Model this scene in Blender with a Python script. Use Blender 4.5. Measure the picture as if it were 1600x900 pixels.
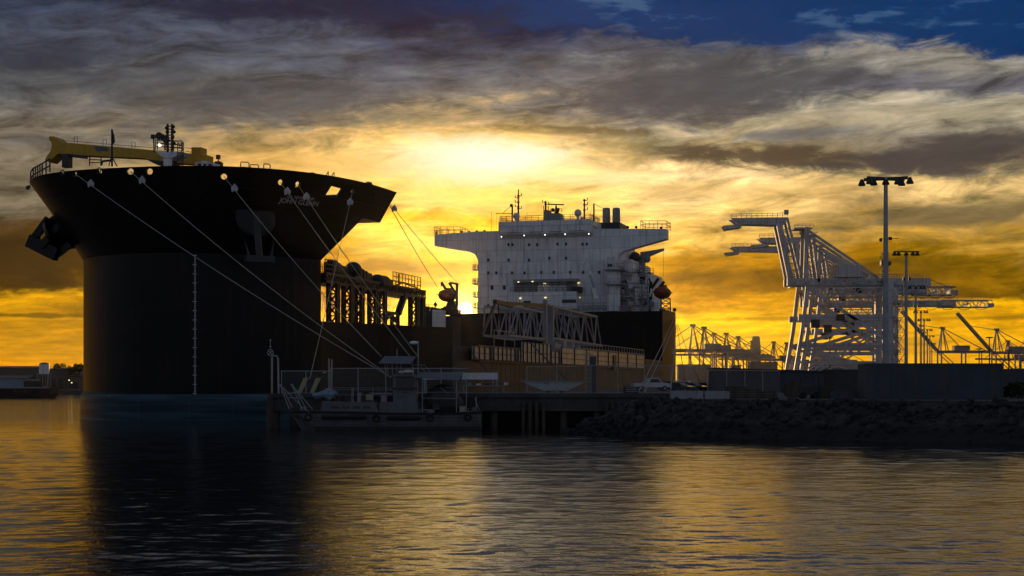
import bpy, bmesh, math, random
from mathutils import Vector, Matrix
R = math.radians
random.seed(7)
sc = bpy.context.scene
for o in list(bpy.data.objects): bpy.data.objects.remove(o)
COL = sc.collection
F = 2350.0; H = 3.95; HV = 600.0          # focal length in px of a 1600 wide frame, eye height (m), horizon row

# ---------------------------------------------------------------- camera
cam_d = bpy.data.cameras.new("camera"); cam = bpy.data.objects.new("camera", cam_d); COL.objects.link(cam)
cam.location = (0, 0, H); cam.rotation_euler = (R(90), 0, 0)
cam_d.sensor_width = 36; cam_d.lens = F/1600*36; cam_d.shift_y = (HV-450)/1600
cam_d.clip_start = 0.5; cam_d.clip_end = 20000
sc.camera = cam
sc.render.resolution_x = 1024; sc.render.resolution_y = 576
sc.view_settings.view_transform = 'Standard'; sc.view_settings.look = 'None'
sc.view_settings.exposure = 0; sc.view_settings.gamma = 1

SUN_AZ = math.atan((727-800)/F); SUN_EL = math.atan((600-485)/F)

def lin(c):
    return tuple(((x/255)/12.92 if x/255 <= 0.04045 else ((x/255+0.055)/1.055)**2.4) for x in c)

# ---------------------------------------------------------------- world: low sun sky with broken cloud
world = bpy.data.worlds.new("World"); sc.world = world; world.use_nodes = True
nt = world.node_tree; nt.nodes.clear(); NL = nt.links
def nn(t, **k):
    n = nt.nodes.new(t)
    for a, b in k.items(): setattr(n, a, b)
    return n
def M(op, a, b=None, c=None, clamp=False):
    n = nn('ShaderNodeMath', operation=op); n.use_clamp = clamp
    for i, x in enumerate((a, b, c)):
        if x is None: continue
        if isinstance(x, (int, float)): n.inputs[i].default_value = x
        else: NL.new(x, n.inputs[i])
    return n.outputs[0]
def SM(x, a, b):
    n = nn('ShaderNodeMapRange', interpolation_type='SMOOTHSTEP')
    NL.new(x, n.inputs[0]); n.inputs[1].default_value = a; n.inputs[2].default_value = b
    return n.outputs[0]
def MIX(f, a, b, blend='MIX'):
    n = nn('ShaderNodeMix', data_type='RGBA', blend_type=blend)
    if isinstance(f, (int, float)): n.inputs[0].default_value = f
    else: NL.new(f, n.inputs[0])
    for i, x in ((6, a), (7, b)):
        if isinstance(x, tuple): n.inputs[i].default_value = (*x, 1)
        else: NL.new(x, n.inputs[i])
    return n.outputs[2]
def RAMP(x, stops):
    n = nn('ShaderNodeValToRGB'); e = n.color_ramp.elements; n.color_ramp.interpolation = 'EASE'
    while len(e) > 1: e.remove(e[-1])
    first = True
    for p, c in sorted(stops, key=lambda q: q[0]):
        if first: e[0].position = p; e[0].color = (*c, 1); first = False
        else: q = e.new(p); q.color = (*c, 1)
    NL.new(x, n.inputs[0]); return n.outputs[0]
tc = nn('ShaderNodeTexCoord'); sx = nn('ShaderNodeSeparateXYZ'); NL.new(tc.outputs['Generated'], sx.inputs[0])
AZ = M('ARCTAN2', sx.outputs[0], sx.outputs[1]); EL = M('ARCSINE', sx.outputs[2])
PU = M('MULTIPLY_ADD', AZ, 2390.0, 800.0); PV = M('SUBTRACT', 600.0, M('MULTIPLY', M('ABSOLUTE', EL), 2390.0))
def NOISE(su, sv, scale, detail=6, rough=.55, off=0., tilt=0., dist=0.):
    cx = nn('ShaderNodeCombineXYZ')
    NL.new(M('MULTIPLY', PU, su), cx.inputs[0])
    NL.new(M('ADD', M('MULTIPLY', PV, sv), M('MULTIPLY', PU, tilt)), cx.inputs[1]); cx.inputs[2].default_value = off
    n = nn('ShaderNodeTexNoise'); NL.new(cx.outputs[0], n.inputs['Vector'])
    n.inputs['Scale'].default_value = scale; n.inputs['Detail'].default_value = detail
    n.inputs['Roughness'].default_value = rough; n.inputs['Distortion'].default_value = dist
    return n.outputs[0]
nA = NOISE(.0016, .007, 1.6, 7, .56, 1.3, .0006, .4)     # broad billows
nB = NOISE(.0035, .022, 1.5, 6, .6, 5.1, -.001, .3)      # streaks
nC = NOISE(.009, .022, 1.6, 8, .66, 9.7, 0, .6)          # puffy detail
amp = SM(PV, 600, 420)                                     # near the horizon layers lie flatter
dv = M('MULTIPLY', M('SUBTRACT', nA, .5), M('MULTIPLY_ADD', amp, 170.0, 22.0))
dv = M('ADD', dv, M('MULTIPLY', M('SUBTRACT', nC, .5), M('MULTIPLY_ADD', amp, 60.0, 5.0)))
dv = M('ADD', dv, M('MULTIPLY', M('SUBTRACT', nB, .5), 26.0))
PW = M('ADD', PV, dv)
PX = M('ADD', PU, M('MULTIPLY', M('SUBTRACT', nA, .5), 260.0))
par = M('DIVIDE', M('ADD', PW, 700.0), 1320.0, clamp=True)
def col(stops): return RAMP(par, [((v+700)/1320, lin(c)) for v, c in stops])
zen = [(-700, (92, 88, 84)), (-400, (112, 106, 100)), (-150, (118, 110, 100)), (-40, (58, 62, 78))]
c0 = col(zen+[(10,(52,58,76)),(80,(70,74,86)),(140,(82,82,84)),(200,(108,100,92)),(265,(124,110,92)),(330,(108,96,78)),(375,(80,60,38)),(430,(58,40,18)),(452,(72,50,14)),(475,(196,150,26)),(500,(168,126,12)),(540,(190,140,4)),(575,(212,148,0)),(610,(204,136,0))])
c1 = col(zen+[(10,(50,56,74)),(80,(78,82,94)),(140,(88,88,90)),(185,(112,102,92)),(230,(182,156,108)),(270,(196,166,100)),(330,(206,166,80)),(400,(160,116,30)),(440,(150,104,8)),(480,(220,160,10)),(540,(210,150,0)),(610,(220,150,0))])
c2 = col([(-700,(100,94,88)),(-400,(128,120,108)),(-150,(124,114,100)),(-40,(22,32,62)),(20,(18,28,60)),(55,(52,58,76)),(100,(92,92,98)),(150,(112,104,98)),(185,(170,148,112)),(220,(238,204,128)),(265,(255,232,160)),(300,(255,218,116)),(345,(248,192,68)),(390,(255,224,112)),(425,(236,176,20)),(450,(224,160,10)),(475,(255,226,70)),(510,(255,200,10)),(560,(246,176,0)),(610,(240,166,0))])
c3 = col([(-700,(96,92,86)),(-400,(124,116,106)),(-150,(120,110,98)),(-40,(14,32,68)),(25,(14,28,64)),(60,(84,84,92)),(100,(112,106,104)),(140,(92,86,88)),(180,(122,112,104)),(205,(176,160,128)),(240,(160,138,100)),(275,(232,208,150)),(320,(236,206,132)),(365,(216,180,98)),(400,(178,132,30)),(440,(150,106,6)),(470,(200,146,8)),(500,(255,208,20)),(540,(250,192,0)),(575,(255,196,0)),(610,(250,182,0))])
c4 = col([(-700,(90,86,84)),(-400,(112,108,104)),(-150,(104,98,94)),(-40,(10,34,74)),(40,(8,36,80)),(88,(28,54,92)),(112,(136,128,118)),(150,(96,92,98)),(190,(170,158,136)),(225,(128,116,100)),(262,(110,96,80)),(295,(212,188,128)),(330,(150,128,84)),(375,(170,138,66)),(410,(128,94,22)),(450,(112,78,4)),(480,(236,184,20)),(510,(214,162,6)),(560,(226,168,0)),(610,(246,182,8))])
sky = MIX(SM(PX, 60, 420), c0, c1); sky = MIX(SM(PX, 420, 700), sky, c2)
sky = MIX(SM(PX, 780, 1060), sky, c3); sky = MIX(SM(PX, 1080, 1420), sky, c4)
# light and dark streaks inside the cloud sheet
shade = M('MULTIPLY_ADD', M('SUBTRACT', NOISE(.0046, .019, 1.8, 10, .66, 21.7, .0012, .6), .5), 4.2, 1.02)
shade = M('MAXIMUM', shade, .3)
fs = M('MULTIPLY', SM(PV, 620, 430), .85)
vsh = nn('ShaderNodeCombineColor'); [NL.new(shade, vsh.inputs[i]) for i in range(3)]
sky = MIX(fs, sky, MIX(1.0, sky, vsh.outputs[0], 'MULTIPLY'))
fine = M('MAXIMUM', M('MULTIPLY_ADD', M('SUBTRACT', NOISE(.01, .09, 1.3, 5, .6, 33.1, .002), .5), 2.4, 1.0), .4)
vs2 = nn('ShaderNodeCombineColor'); [NL.new(fine, vs2.inputs[i]) for i in range(3)]
sky = MIX(M('MULTIPLY_ADD', SM(PV, 400, 520), .4, .18), sky, MIX(1.0, sky, vs2.outputs[0], 'MULTIPLY'))
# separate cloud banks (centre u,v, half sizes, colour, strength)
def bank(skyc, u, v, ru, rv, c, k, edge=1.0, rot=0.0, bite=1.0):
    a = M('DIVIDE', M('SUBTRACT', PU, float(u)), float(ru))
    b = M('DIVIDE', M('ADD', M('SUBTRACT', PV, float(v)), M('MULTIPLY', M('SUBTRACT', PU, float(u)), rot)), float(rv))
    r = M('SQRT', M('ADD', M('MULTIPLY', a, a), M('MULTIPLY', b, b)))
    r = M('ADD', r, M('MULTIPLY', M('SUBTRACT', nC, .5), 2.6*bite)); r = M('ADD', r, M('MULTIPLY', M('SUBTRACT', nB, .5), 1.6*bite))
    f = M('MULTIPLY', SM(r, 1.0+.35*edge, 1.0-.55*edge), k)
    return MIX(f, skyc, lin(c))
for b in [(1120,135,250,48,(74,73,76),.8,1.2,-.03), (1180,243,200,17,(82,68,56),.92,.8,-.06), (1480,248,190,30,(74,66,64),.9,1.0,.12),
          (880,200,130,8,(104,84,60),.85,.9,-.04), (1250,214,120,12,(96,96,104),.6,1.0,0), (590,412,90,12,(120,82,20),.7,1.2,0),
          (330,150,330,36,(74,74,78),.6,1.4,-.05), (60,412,140,34,(58,42,20),.8,1.1,0), (1330,430,300,14,(104,72,14),.6,1.3,0),
          (1340,68,60,9,(150,146,140),.8,1.2,-.1), (1530,28,90,18,(76,92,116),.7,1.6,.3), (60,496,120,4,(104,72,12),.8,1.0,0),
          (1480,345,190,15,(112,92,66),.7,1.3,.04), (100,110,160,20,(48,50,64),.7,1.4,.05), (1240,498,150,4,(170,120,8),.7,1.1,0),
          (1545,500,70,4,(140,104,20),.8,1.1,0), (700,20,500,30,(20,26,52),.75,1.2,0)]:
    sky = bank(sky, *b)
for b in [(750,268,215,58,(255,228,140),.85,1.7,0,.7), (760,248,140,30,(255,253,225),.95,1.7,0,.7), (900,276,120,12,(255,238,180),.7,1.5,0,.8), (740,455,80,14,(255,236,90),.8,1.3,0,.5), (1150,295,230,14,(228,198,130),.5,1.5,0), (500,258,160,22,(236,196,120),.6,1.6,0),
          (730,392,110,16,(255,242,130),.7,1.5,0), (1430,190,190,16,(184,168,138),.5,1.5,0)]:
    sky = bank(sky, *b)
# clear deep blue above the upper edge of the cloud sheet
edge_ = M('ADD', M('SUBTRACT', PV, M('MULTIPLY_ADD', PU, .088, -32.0)), M('ADD', M('MULTIPLY', M('SUBTRACT', nA, .5), 90.0), M('MULTIPLY', M('SUBTRACT', nC, .5), 90.0)))
fb_ = M('MULTIPLY', M('MULTIPLY', M('MULTIPLY', SM(edge_, 14, -22), SM(PV, -150, -60)), SM(PU, 500, 900)), .96)
blue = MIX(M('MULTIPLY', SM(M('ADD', nB, M('MULTIPLY', nC, .6)), .82, 1.0), .55), lin((0,52,98)), lin((86,110,136)))
sky = MIX(fb_, sky, blue)
hs = nn('ShaderNodeHueSaturation'); hs.inputs['Saturation'].default_value = 1.06; NL.new(sky, hs.inputs['Color'])
gm = nn('ShaderNodeGamma'); gm.inputs[1].default_value = 1.06; NL.new(hs.outputs[0], gm.inputs[0]); spc = nn('ShaderNodeSeparateColor'); NL.new(gm.outputs[0], spc.inputs[0])
warm = SM(M('SUBTRACT', spc.outputs[0], spc.outputs[2]), .08, .4)
sky = MIX(1.0, gm.outputs[0], MIX(warm, (1.08,1.16,1.18), (1.19,1.07,1.1)), 'MULTIPLY')
# aureole of the low sun, then the disc
sd = (math.sin(SUN_AZ)*math.cos(SUN_EL), math.cos(SUN_AZ)*math.cos(SUN_EL), math.sin(SUN_EL))
vd = nn('ShaderNodeVectorMath', operation='DISTANCE'); NL.new(tc.outputs['Generated'], vd.inputs[0]); vd.inputs[1].default_value = sd
rr = M('MULTIPLY', vd.outputs['Value'], F)
gl = M('POWER', 2.718, M('MULTIPLY', rr, -1/60.)); g2 = M('POWER', 2.718, M('MULTIPLY', rr, -1/16.))
def addc(a, f, c):
    cc = nn('ShaderNodeCombineColor')
    for i in range(3): NL.new(M('MULTIPLY', f, c[i]), cc.inputs[i])
    return MIX(1.0, a, cc.outputs[0], 'ADD')
sky = addc(sky, gl, (.5, .26, .02)); sky = addc(sky, g2, (5, 3.2, .8)); sky = addc(sky, SM(rr, 12.5, 9.5), (14, 11, 6))
# the darkening blue east, behind the viewer
back = M('ABSOLUTE', AZ)
east = RAMP(M('MULTIPLY', M('ABSOLUTE', EL), .6366), [(0, (.175,.185,.215)), (.15, (.160,.182,.230)), (.5, (.075,.097,.150)), (1, (.032,.045,.080))])
sky = MIX(SM(back, .75, 1.7), sky, east)
up = SM(EL, .45, 1.1); sky = MIX(up, sky, east)
bg = nn('ShaderNodeBackground'); NL.new(sky, bg.inputs[0]); bg.inputs[1].default_value = 1.0
nish = nn('ShaderNodeTexSky'); nish.sky_type = 'NISHITA'; nish.sun_disc = False
nish.sun_elevation = SUN_EL; nish.sun_rotation = SUN_AZ; nish.air_density = 1.5; nish.dust_density = 3
bg2 = nn('ShaderNodeBackground'); NL.new(nish.outputs[0], bg2.inputs[0]); bg2.inputs[1].default_value = 0.001
ad = nn('ShaderNodeAddShader'); NL.new(bg.outputs[0], ad.inputs[0]); NL.new(bg2.outputs[0], ad.inputs[1])
out = nn('ShaderNodeOutputWorld'); NL.new(ad.outputs[0], out.inputs[0])
world.cycles.sampling_method = 'MANUAL'; world.cycles.sample_map_resolution = 1024

sl = bpy.data.lights.new("sun_light", 'SUN'); sl.energy = 2.2; sl.angle = R(.53); sl.color = (1, .62, .28)
slo = bpy.data.objects.new("sun_light", sl); COL.objects.link(slo)
slo.rotation_euler = Vector(sd).to_track_quat('Z', 'Y').to_euler(); slo.location = (-20, 500, 60)

# ---------------------------------------------------------------- materials
MATS = {}
def mat(name, c, rough=.6, metal=0., var=.25, scale=1.5, streak=0., rust=0., bump=.0, seam=None, spec=.5, emit=None, stretch=(1,1,1), coat=0.):
    m = bpy.data.materials.new(name); m.use_nodes = True; t = m.node_tree; b = t.nodes['Principled BSDF']
    tc = t.nodes.new('ShaderNodeTexCoord'); mp = t.nodes.new('ShaderNodeMapping'); t.links.new(tc.outputs['Object'], mp.inputs[0])
    mp.inputs['Scale'].default_value = stretch
    n = t.nodes.new('ShaderNodeTexNoise'); n.inputs['Scale'].default_value = scale; n.inputs['Detail'].default_value = 6; t.links.new(mp.outputs[0], n.inputs[0])
    r = t.nodes.new('ShaderNodeValToRGB'); e = r.color_ramp.elements
    e[0].position = .3; e[0].color = (*[x*(1-var) for x in c], 1); e[1].position = .7; e[1].color = (*[min(1, x*(1+var)) for x in c], 1)
    t.links.new(n.outputs[0], r.inputs[0]); cur = r.outputs[0]
    if streak or rust:
        mp2 = t.nodes.new('ShaderNodeMapping'); mp2.inputs['Scale'].default_value = (1.4, 1.4, .07); t.links.new(tc.outputs['Object'], mp2.inputs[0])
        n2 = t.nodes.new('ShaderNodeTexNoise'); n2.inputs['Scale'].default_value = 1.3; n2.inputs['Detail'].default_value = 7; t.links.new(mp2.outputs[0], n2.inputs[0])
        r2 = t.nodes.new('ShaderNodeValToRGB'); r2.color_ramp.elements[0].position = .5; r2.color_ramp.elements[1].position = .72; t.links.new(n2.outputs[0], r2.inputs[0])
        ml = t.nodes.new('ShaderNodeMath'); ml.operation = 'MULTIPLY'; ml.inputs[1].default_value = max(streak, rust); t.links.new(r2.outputs[0], ml.inputs[0])
        mx = t.nodes.new('ShaderNodeMix'); mx.data_type = 'RGBA'; t.links.new(ml.outputs[0], mx.inputs[0]); t.links.new(cur, mx.inputs[6])
        mx.inputs[7].default_value = (.12, .05, .02, 1) if rust else (*[x*.35 for x in c], 1); cur = mx.outputs[2]
    if seam:
        sp = t.nodes.new('ShaderNodeSeparateXYZ'); t.links.new(tc.outputs['Object'], sp.inputs[0]); ad_ = t.nodes.new('ShaderNodeMath'); ad_.operation = 'ADD'; t.links.new(sp.outputs[0], ad_.inputs[0]); t.links.new(sp.outputs[1], ad_.inputs[1])
        cx = t.nodes.new('ShaderNodeCombineXYZ'); t.links.new(ad_.outputs[0], cx.inputs[0]); t.links.new(sp.outputs[2], cx.inputs[1])
        br = t.nodes.new('ShaderNodeTexBrick'); br.inputs['Scale'].default_value = 1.0; br.inputs['Brick Width'].default_value = seam[0]; br.inputs['Row Height'].default_value = seam[1]; br.inputs['Mortar Size'].default_value = seam[2]; br.inputs['Mortar Smooth'].default_value = .4
        br.inputs['Color1'].default_value = (.9,.9,.9,1); br.inputs['Color2'].default_value = (1.08,1.07,1.05,1); br.inputs['Mortar'].default_value = (.62,.6,.57,1); t.links.new(cx.outputs[0], br.inputs[0])
        mu = t.nodes.new('ShaderNodeMix'); mu.data_type = 'RGBA'; mu.blend_type = 'MULTIPLY'; mu.inputs[0].default_value = 1; t.links.new(cur, mu.inputs[6]); t.links.new(br.outputs[0], mu.inputs[7]); cur = mu.outputs[2]
    t.links.new(cur, b.inputs['Base Color'])
    b.inputs['Roughness'].default_value = rough; b.inputs['Metallic'].default_value = metal; b.inputs['Specular IOR Level'].default_value = spec
    if coat: b.inputs['Coat Weight'].default_value = coat
    if bump:
        bp = t.nodes.new('ShaderNodeBump'); bp.inputs['Strength'].default_value = bump; bp.inputs['Distance'].default_value = .1
        t.links.new(n.outputs[0], bp.inputs['Height']); t.links.new(bp.outputs[0], b.inputs['Normal'])
    if emit:
        b.inputs['Emission Color'].default_value = (*emit[0], 1); b.inputs['Emission Strength'].default_value = emit[1]
    MATS[name] = m; return m
hull_black = mat('hull_black', (.006,.006,.006), .42, spec=.3, var=.35, scale=.35, streak=.3, bump=.15)
white = mat('white_paint', (.80,.81,.82), .5, var=.08, scale=.4, rust=.5, seam=(4.5,2.7,.06))
grey = mat('grey_paint', (.26,.27,.28), .5, var=.1, scale=.6, rust=.3)
cranewhite = mat('crane_paint', (.55,.53,.525), .5, var=.16, scale=.2, rust=.5, seam=(7,5,.15))
dark = mat('dark_steel', (.03,.03,.032), .5, var=.3, scale=.8)
black = mat('black_rubber', (.012,.012,.012), .8)
glass = mat('window_glass', (.01,.012,.015), .08, var=.1)
yellow = mat('crane_yellow', (.60,.33,.01), .5, var=.12, streak=.3)
orange = mat('lifeboat_orange', (.26,.06,.02), .5, var=.1)
rope = mat('rope', (.36,.34,.30), .9, var=.3, scale=6)
darkrope = mat('dark_rope', (.03,.03,.03), .9)
concrete = mat('concrete', (.065,.062,.06), .9, var=.3, scale=.6, streak=.4, bump=.4)
timber = mat('timber', (.08,.06,.045), .9, var=.35, scale=1.2, stretch=(3,3,.4), bump=.5)
galv = mat('galvanised_steel', (.30,.32,.34), .45, metal=.5, var=.15)
bluegrey = mat('container_blue', (.035,.058,.08), .5, var=.3, scale=.5, streak=.6, rust=.3)
slate = mat('shed_cladding', (.055,.07,.09), .6, var=.15, scale=.3, streak=.3)
boatgrey = mat('boat_grey_paint', (.12,.132,.145), .5, var=.2, scale=.8, streak=.4)
canvas = mat('canvas_blue', (.13,.14,.165), .8, var=.12, scale=2)
tarp = mat('tarpaulin_blue', (.20,.27,.34), .6, var=.3, scale=3, bump=.6)
asphalt = mat('asphalt', (.05,.05,.05), .9, var=.3, scale=1.2)
rockm = mat('rock', (.028,.026,.025), .9, var=.45, scale=1.1, bump=.6)
earth = mat('earth', (.07,.06,.05), .95, var=.3, scale=.05)
brick = mat('warehouse_wall', (.12,.10,.085), .9, var=.2, scale=.1)
leaf = mat('leaf', (.045,.06,.02), .8, var=.4, scale=1.5)
bark = mat('bark', (.07,.05,.035), .9)
beige = mat('beige_board', (.42,.36,.22), .8, var=.15)
carwhite = mat('car_white', (.6,.62,.64), .3, var=.03, coat=.5)
cardark = mat('car_dark', (.03,.035,.045), .3, var=.03, coat=.5)
carred = mat('car_red', (.25,.04,.03), .3, var=.03, coat=.5)
cloth = mat('work_clothes', (.04,.045,.06), .9)
farsteel = mat('far_crane_steel', (.22,.21,.21), .6, var=.2, scale=.1)
cityw = mat('far_wall', (.16,.15,.15), .8, var=.2, scale=.02)
markwhite = mat('white_marking', (.5,.51,.53), .7, var=.1, scale=2)
lampw = mat('lamp_white', (.9,.9,.9), .4, var=0, emit=((1,.93,.8), 2.5))
lampy = mat('lamp_warm', (.9,.85,.6), .4, var=0, emit=((1,.75,.35), 2.0))
flagm = mat('flag_cloth', (.05,.04,.04), .9)
panelm = mat('fender_panel', (.5,.46,.38), .4, var=.2, scale=.8, rust=.5, bump=.2)

# hull side: black above, plating seams, weathered blue boot-top low down
def hull_material():
    m = mat('hull_paint', (.005,.0049,.0049), .45, var=.4, scale=.3, rust=.1, bump=.12, spec=.2)
    t = m.node_tree; b = t.nodes['Principled BSDF']
    tc = t.nodes.new('ShaderNodeTexCoord'); sp = t.nodes.new('ShaderNodeSeparateXYZ'); t.links.new(tc.outputs['Object'], sp.inputs[0])
    src = b.inputs['Base Color'].links[0].from_socket
    n = t.nodes.new('ShaderNodeTexNoise'); n.inputs['Scale'].default_value = .6; n.inputs['Detail'].default_value = 8
    mp = t.nodes.new('ShaderNodeMapping'); mp.inputs['Scale'].default_value = (.12,.12,2.2); t.links.new(tc.outputs['Object'], mp.inputs[0]); t.links.new(mp.outputs[0], n.inputs[0])
    r = t.nodes.new('ShaderNodeValToRGB'); r.color_ramp.elements[0].color = (.02,.045,.06,1); r.color_ramp.elements[1].color = (.075,.14,.18,1)
    r.color_ramp.elements[0].position = .4; r.color_ramp.elements[1].position = .65; t.links.new(n.outputs[0], r.inputs[0])
    lt = t.nodes.new('ShaderNodeMath'); lt.operation = 'LESS_THAN'; lt.inputs[1].default_value = 2.85; t.links.new(sp.outputs[2], lt.inputs[0])
    mx = t.nodes.new('ShaderNodeMix'); mx.data_type = 'RGBA'; t.links.new(lt.outputs[0], mx.inputs[0]); t.links.new(src, mx.inputs[6]); t.links.new(r.outputs[0], mx.inputs[7])
    # plating: welded seams every few metres, slightly uneven plates
    br = t.nodes.new('ShaderNodeTexBrick'); br.inputs['Scale'].default_value = 1.0; br.inputs['Brick Width'].default_value = 6.5; br.inputs['Row Height'].default_value = 2.4; br.inputs['Mortar Size'].default_value = .035
    br.inputs['Color1'].default_value = (.75,.75,.75,1); br.inputs['Color2'].default_value = (1.25,1.2,1.15,1); br.inputs['Mortar'].default_value = (1.6,1.5,1.45,1)
    cx = t.nodes.new('ShaderNodeCombineXYZ'); ad_ = t.nodes.new('ShaderNodeMath'); ad_.operation = 'ADD'; t.links.new(sp.outputs[0], ad_.inputs[0]); t.links.new(sp.outputs[1], ad_.inputs[1]); t.links.new(ad_.outputs[0], cx.inputs[0]); t.links.new(sp.outputs[2], cx.inputs[1]); t.links.new(cx.outputs[0], br.inputs[0])
    mu = t.nodes.new('ShaderNodeMix'); mu.data_type = 'RGBA'; mu.blend_type = 'MULTIPLY'; mu.inputs[0].default_value = 1; t.links.new(mx.outputs[2], mu.inputs[6]); t.links.new(br.outputs[0], mu.inputs[7])
    t.links.new(mu.outputs[2], b.inputs['Base Color'])
    return m
hullm = hull_material()
sidem = mat('weathered_hull_side', (.085,.065,.045), .6, var=.4, scale=.5, rust=.7, bump=.25, seam=(3.2,2.0,.05))

# ---------------------------------------------------------------- mesh helpers
class MB:
    def __init__(s): s.v = []; s.f = []
    def quad(s, *p):
        i = len(s.v); s.v += [Vector(q) for q in p]; s.f.append(tuple(range(i, i+len(p)))); return s
    def box(s, c, d, rz=0., m=None):
        i = len(s.v); cr, sr = math.cos(rz), math.sin(rz)
        for x in (-.5, .5):
            for y in (-.5, .5):
                for z in (-.5, .5):
                    q = Vector((x*d[0], y*d[1], z*d[2])); q = Vector((q.x*cr-q.y*sr, q.x*sr+q.y*cr, q.z))
                    if m: q = m @ q
                    s.v.append(q+Vector(c))
        s.f += [tuple(i+k for k in q) for q in ((0,1,3,2),(4,6,7,5),(0,4,5,1),(2,3,7,6),(0,2,6,4),(1,5,7,3))]; return s
    def bb(s, x0, x1, y0, y1, z0, z1): return s.box(((x0+x1)/2,(y0+y1)/2,(z0+z1)/2), (abs(x1-x0),abs(y1-y0),abs(z1-z0)))
    def beam(s, a, b, w, h=None):
        a, b = Vector(a), Vector(b); h = h or w; d = (b-a); L = d.length
        if L < 1e-6: return s
        d.normalize(); up = Vector((0,0,1)) if abs(d.z) < .95 else Vector((0,1,0))
        x = d.cross(up).normalized(); y = x.cross(d).normalized(); i = len(s.v)
        for p in (a, b):
            for sx_, sy_ in ((-1,-1),(1,-1),(1,1),(-1,1)): s.v.append(p + x*sx_*w/2 + y*sy_*h/2)
        s.f += [(i,i+3,i+2,i+1),(i+4,i+5,i+6,i+7)] + [(i+k,i+(k+1)%4,i+4+(k+1)%4,i+4+k) for k in range(4)]; return s
    def tube(s, pts, r, n=6, r2=None):
        pts = [Vector(p) for p in pts]; N = len(pts); i = len(s.v)
        for k, p in enumerate(pts):
            d = (pts[min(k+1,N-1)]-pts[max(k-1,0)]).normalized(); up = Vector((0,0,1)) if abs(d.z) < .95 else Vector((0,1,0))
            x = d.cross(up).normalized(); y = x.cross(d).normalized(); rad = r if r2 is None else r+(r2-r)*k/(N-1)
            for j in range(n):
                a = 2*math.pi*j/n; s.v.append(p + x*math.cos(a)*rad + y*math.sin(a)*rad)
        for k in range(N-1):
            for j in range(n): s.f.append((i+k*n+j, i+k*n+(j+1)%n, i+(k+1)*n+(j+1)%n, i+(k+1)*n+j))
        s.f.append(tuple(i+j for j in range(n))[::-1]); s.f.append(tuple(i+(N-1)*n+j for j in range(n))); return s
    def lathe(s, c, prof, n=20, axis='z'):
        c = Vector(c); i = len(s.v)
        for r, h in prof:
            for j in range(n):
                a = 2*math.pi*j/n; x, y = math.cos(a)*r, math.sin(a)*r
                s.v.append(c + (Vector((x,y,h)) if axis == 'z' else Vector((x,h,y)) if axis == 'y' else Vector((h,x,y))))
        for k in range(len(prof)-1):
            for j in range(n): s.f.append((i+k*n+j, i+k*n+(j+1)%n, i+(k+1)*n+(j+1)%n, i+(k+1)*n+j))
        s.f.append(tuple(i+j for j in range(n))[::-1]); m = (len(prof)-1)*n; s.f.append(tuple(i+m+j for j in range(n))); return s
    def ball(s, c, r, sx=1, sy=1, sz=1, n=14):
        c = Vector(c); k = 8; i = len(s.v)
        for a in range(1, k):
            th = math.pi*a/k
            for j in range(n):
                ph = 2*math.pi*j/n; s.v.append(c+Vector((math.sin(th)*math.cos(ph)*r*sx, math.sin(th)*math.sin(ph)*r*sy, math.cos(th)*r*sz)))
        s.v.append(c+Vector((0,0,r*sz))); s.v.append(c-Vector((0,0,r*sz))); T = len(s.v)-2
        for a in range(k-2):
            for j in range(n): s.f.append((i+a*n+j, i+(a+1)*n+j, i+(a+1)*n+(j+1)%n, i+a*n+(j+1)%n))
        for j in range(n): s.f.append((T, i+j, i+(j+1)%n)); s.f.append((T+1, i+(k-2)*n+(j+1)%n, i+(k-2)*n+j))
        return s
    def prism(s, pts, off):
        """closed outline pts (3D) pushed along vector off"""
        n = len(pts); i = len(s.v); off = Vector(off)
        s.v += [Vector(p) for p in pts] + [Vector(p)+off for p in pts]
        s.f.append(tuple(i+j for j in range(n))[::-1]); s.f.append(tuple(i+n+j for j in range(n)))
        for j in range(n): s.f.append((i+j, i+(j+1)%n, i+n+(j+1)%n, i+n+j))
        return s
    def rings(s, rs, cap=True, closed=True):
        i = len(s.v); n = len(rs[0])
        for r in rs: s.v += [Vector(p) for p in r]
        for k in range(len(rs)-1):
            for j in range(n if closed else n-1): s.f.append((i+k*n+j, i+k*n+(j+1)%n, i+(k+1)*n+(j+1)%n, i+(k+1)*n+j))
        if cap: s.f.append(tuple(i+j for j in range(n))[::-1]); m = (len(rs)-1)*n; s.f.append(tuple(i+m+j for j in range(n)))
        return s
    def rail(s, pts, h=1.1, r=.035, step=2., bars=3, closed=False):
        pts = [Vector(p) for p in pts]
        if closed: pts.append(pts[0])
        for a, b in zip(pts, pts[1:]):
            L = (b-a).length; k = max(1, round(L/step))
            for j in range(bars):
                z = Vector((0,0,h*(j+1)/bars)); s.beam(a+z, b+z, r*2)
            for j in range(k+1): q = a+(b-a)*j/k; s.beam(q, q+Vector((0,0,h)), r*2)
        return s
    def truss(s, a, b, c, d, n, w=.25, w2=None, X=False):
        """panel truss between chord a-b and chord c-d"""
        a,b,c,d = map(Vector, (a,b,c,d)); w2 = w2 or w*.6
        s.beam(a,b,w); s.beam(c,d,w)
        for k in range(n+1):
            p = a+(b-a)*k/n; q = c+(d-c)*k/n; s.beam(p,q,w2)
            if k < n:
                p2 = a+(b-a)*(k+1)/n; q2 = c+(d-c)*(k+1)/n
                if X: s.beam(p,q2,w2); s.beam(q,p2,w2)
                else: s.beam(*((p,q2) if k % 2 else (q,p2)), w2)
        return s
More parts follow.
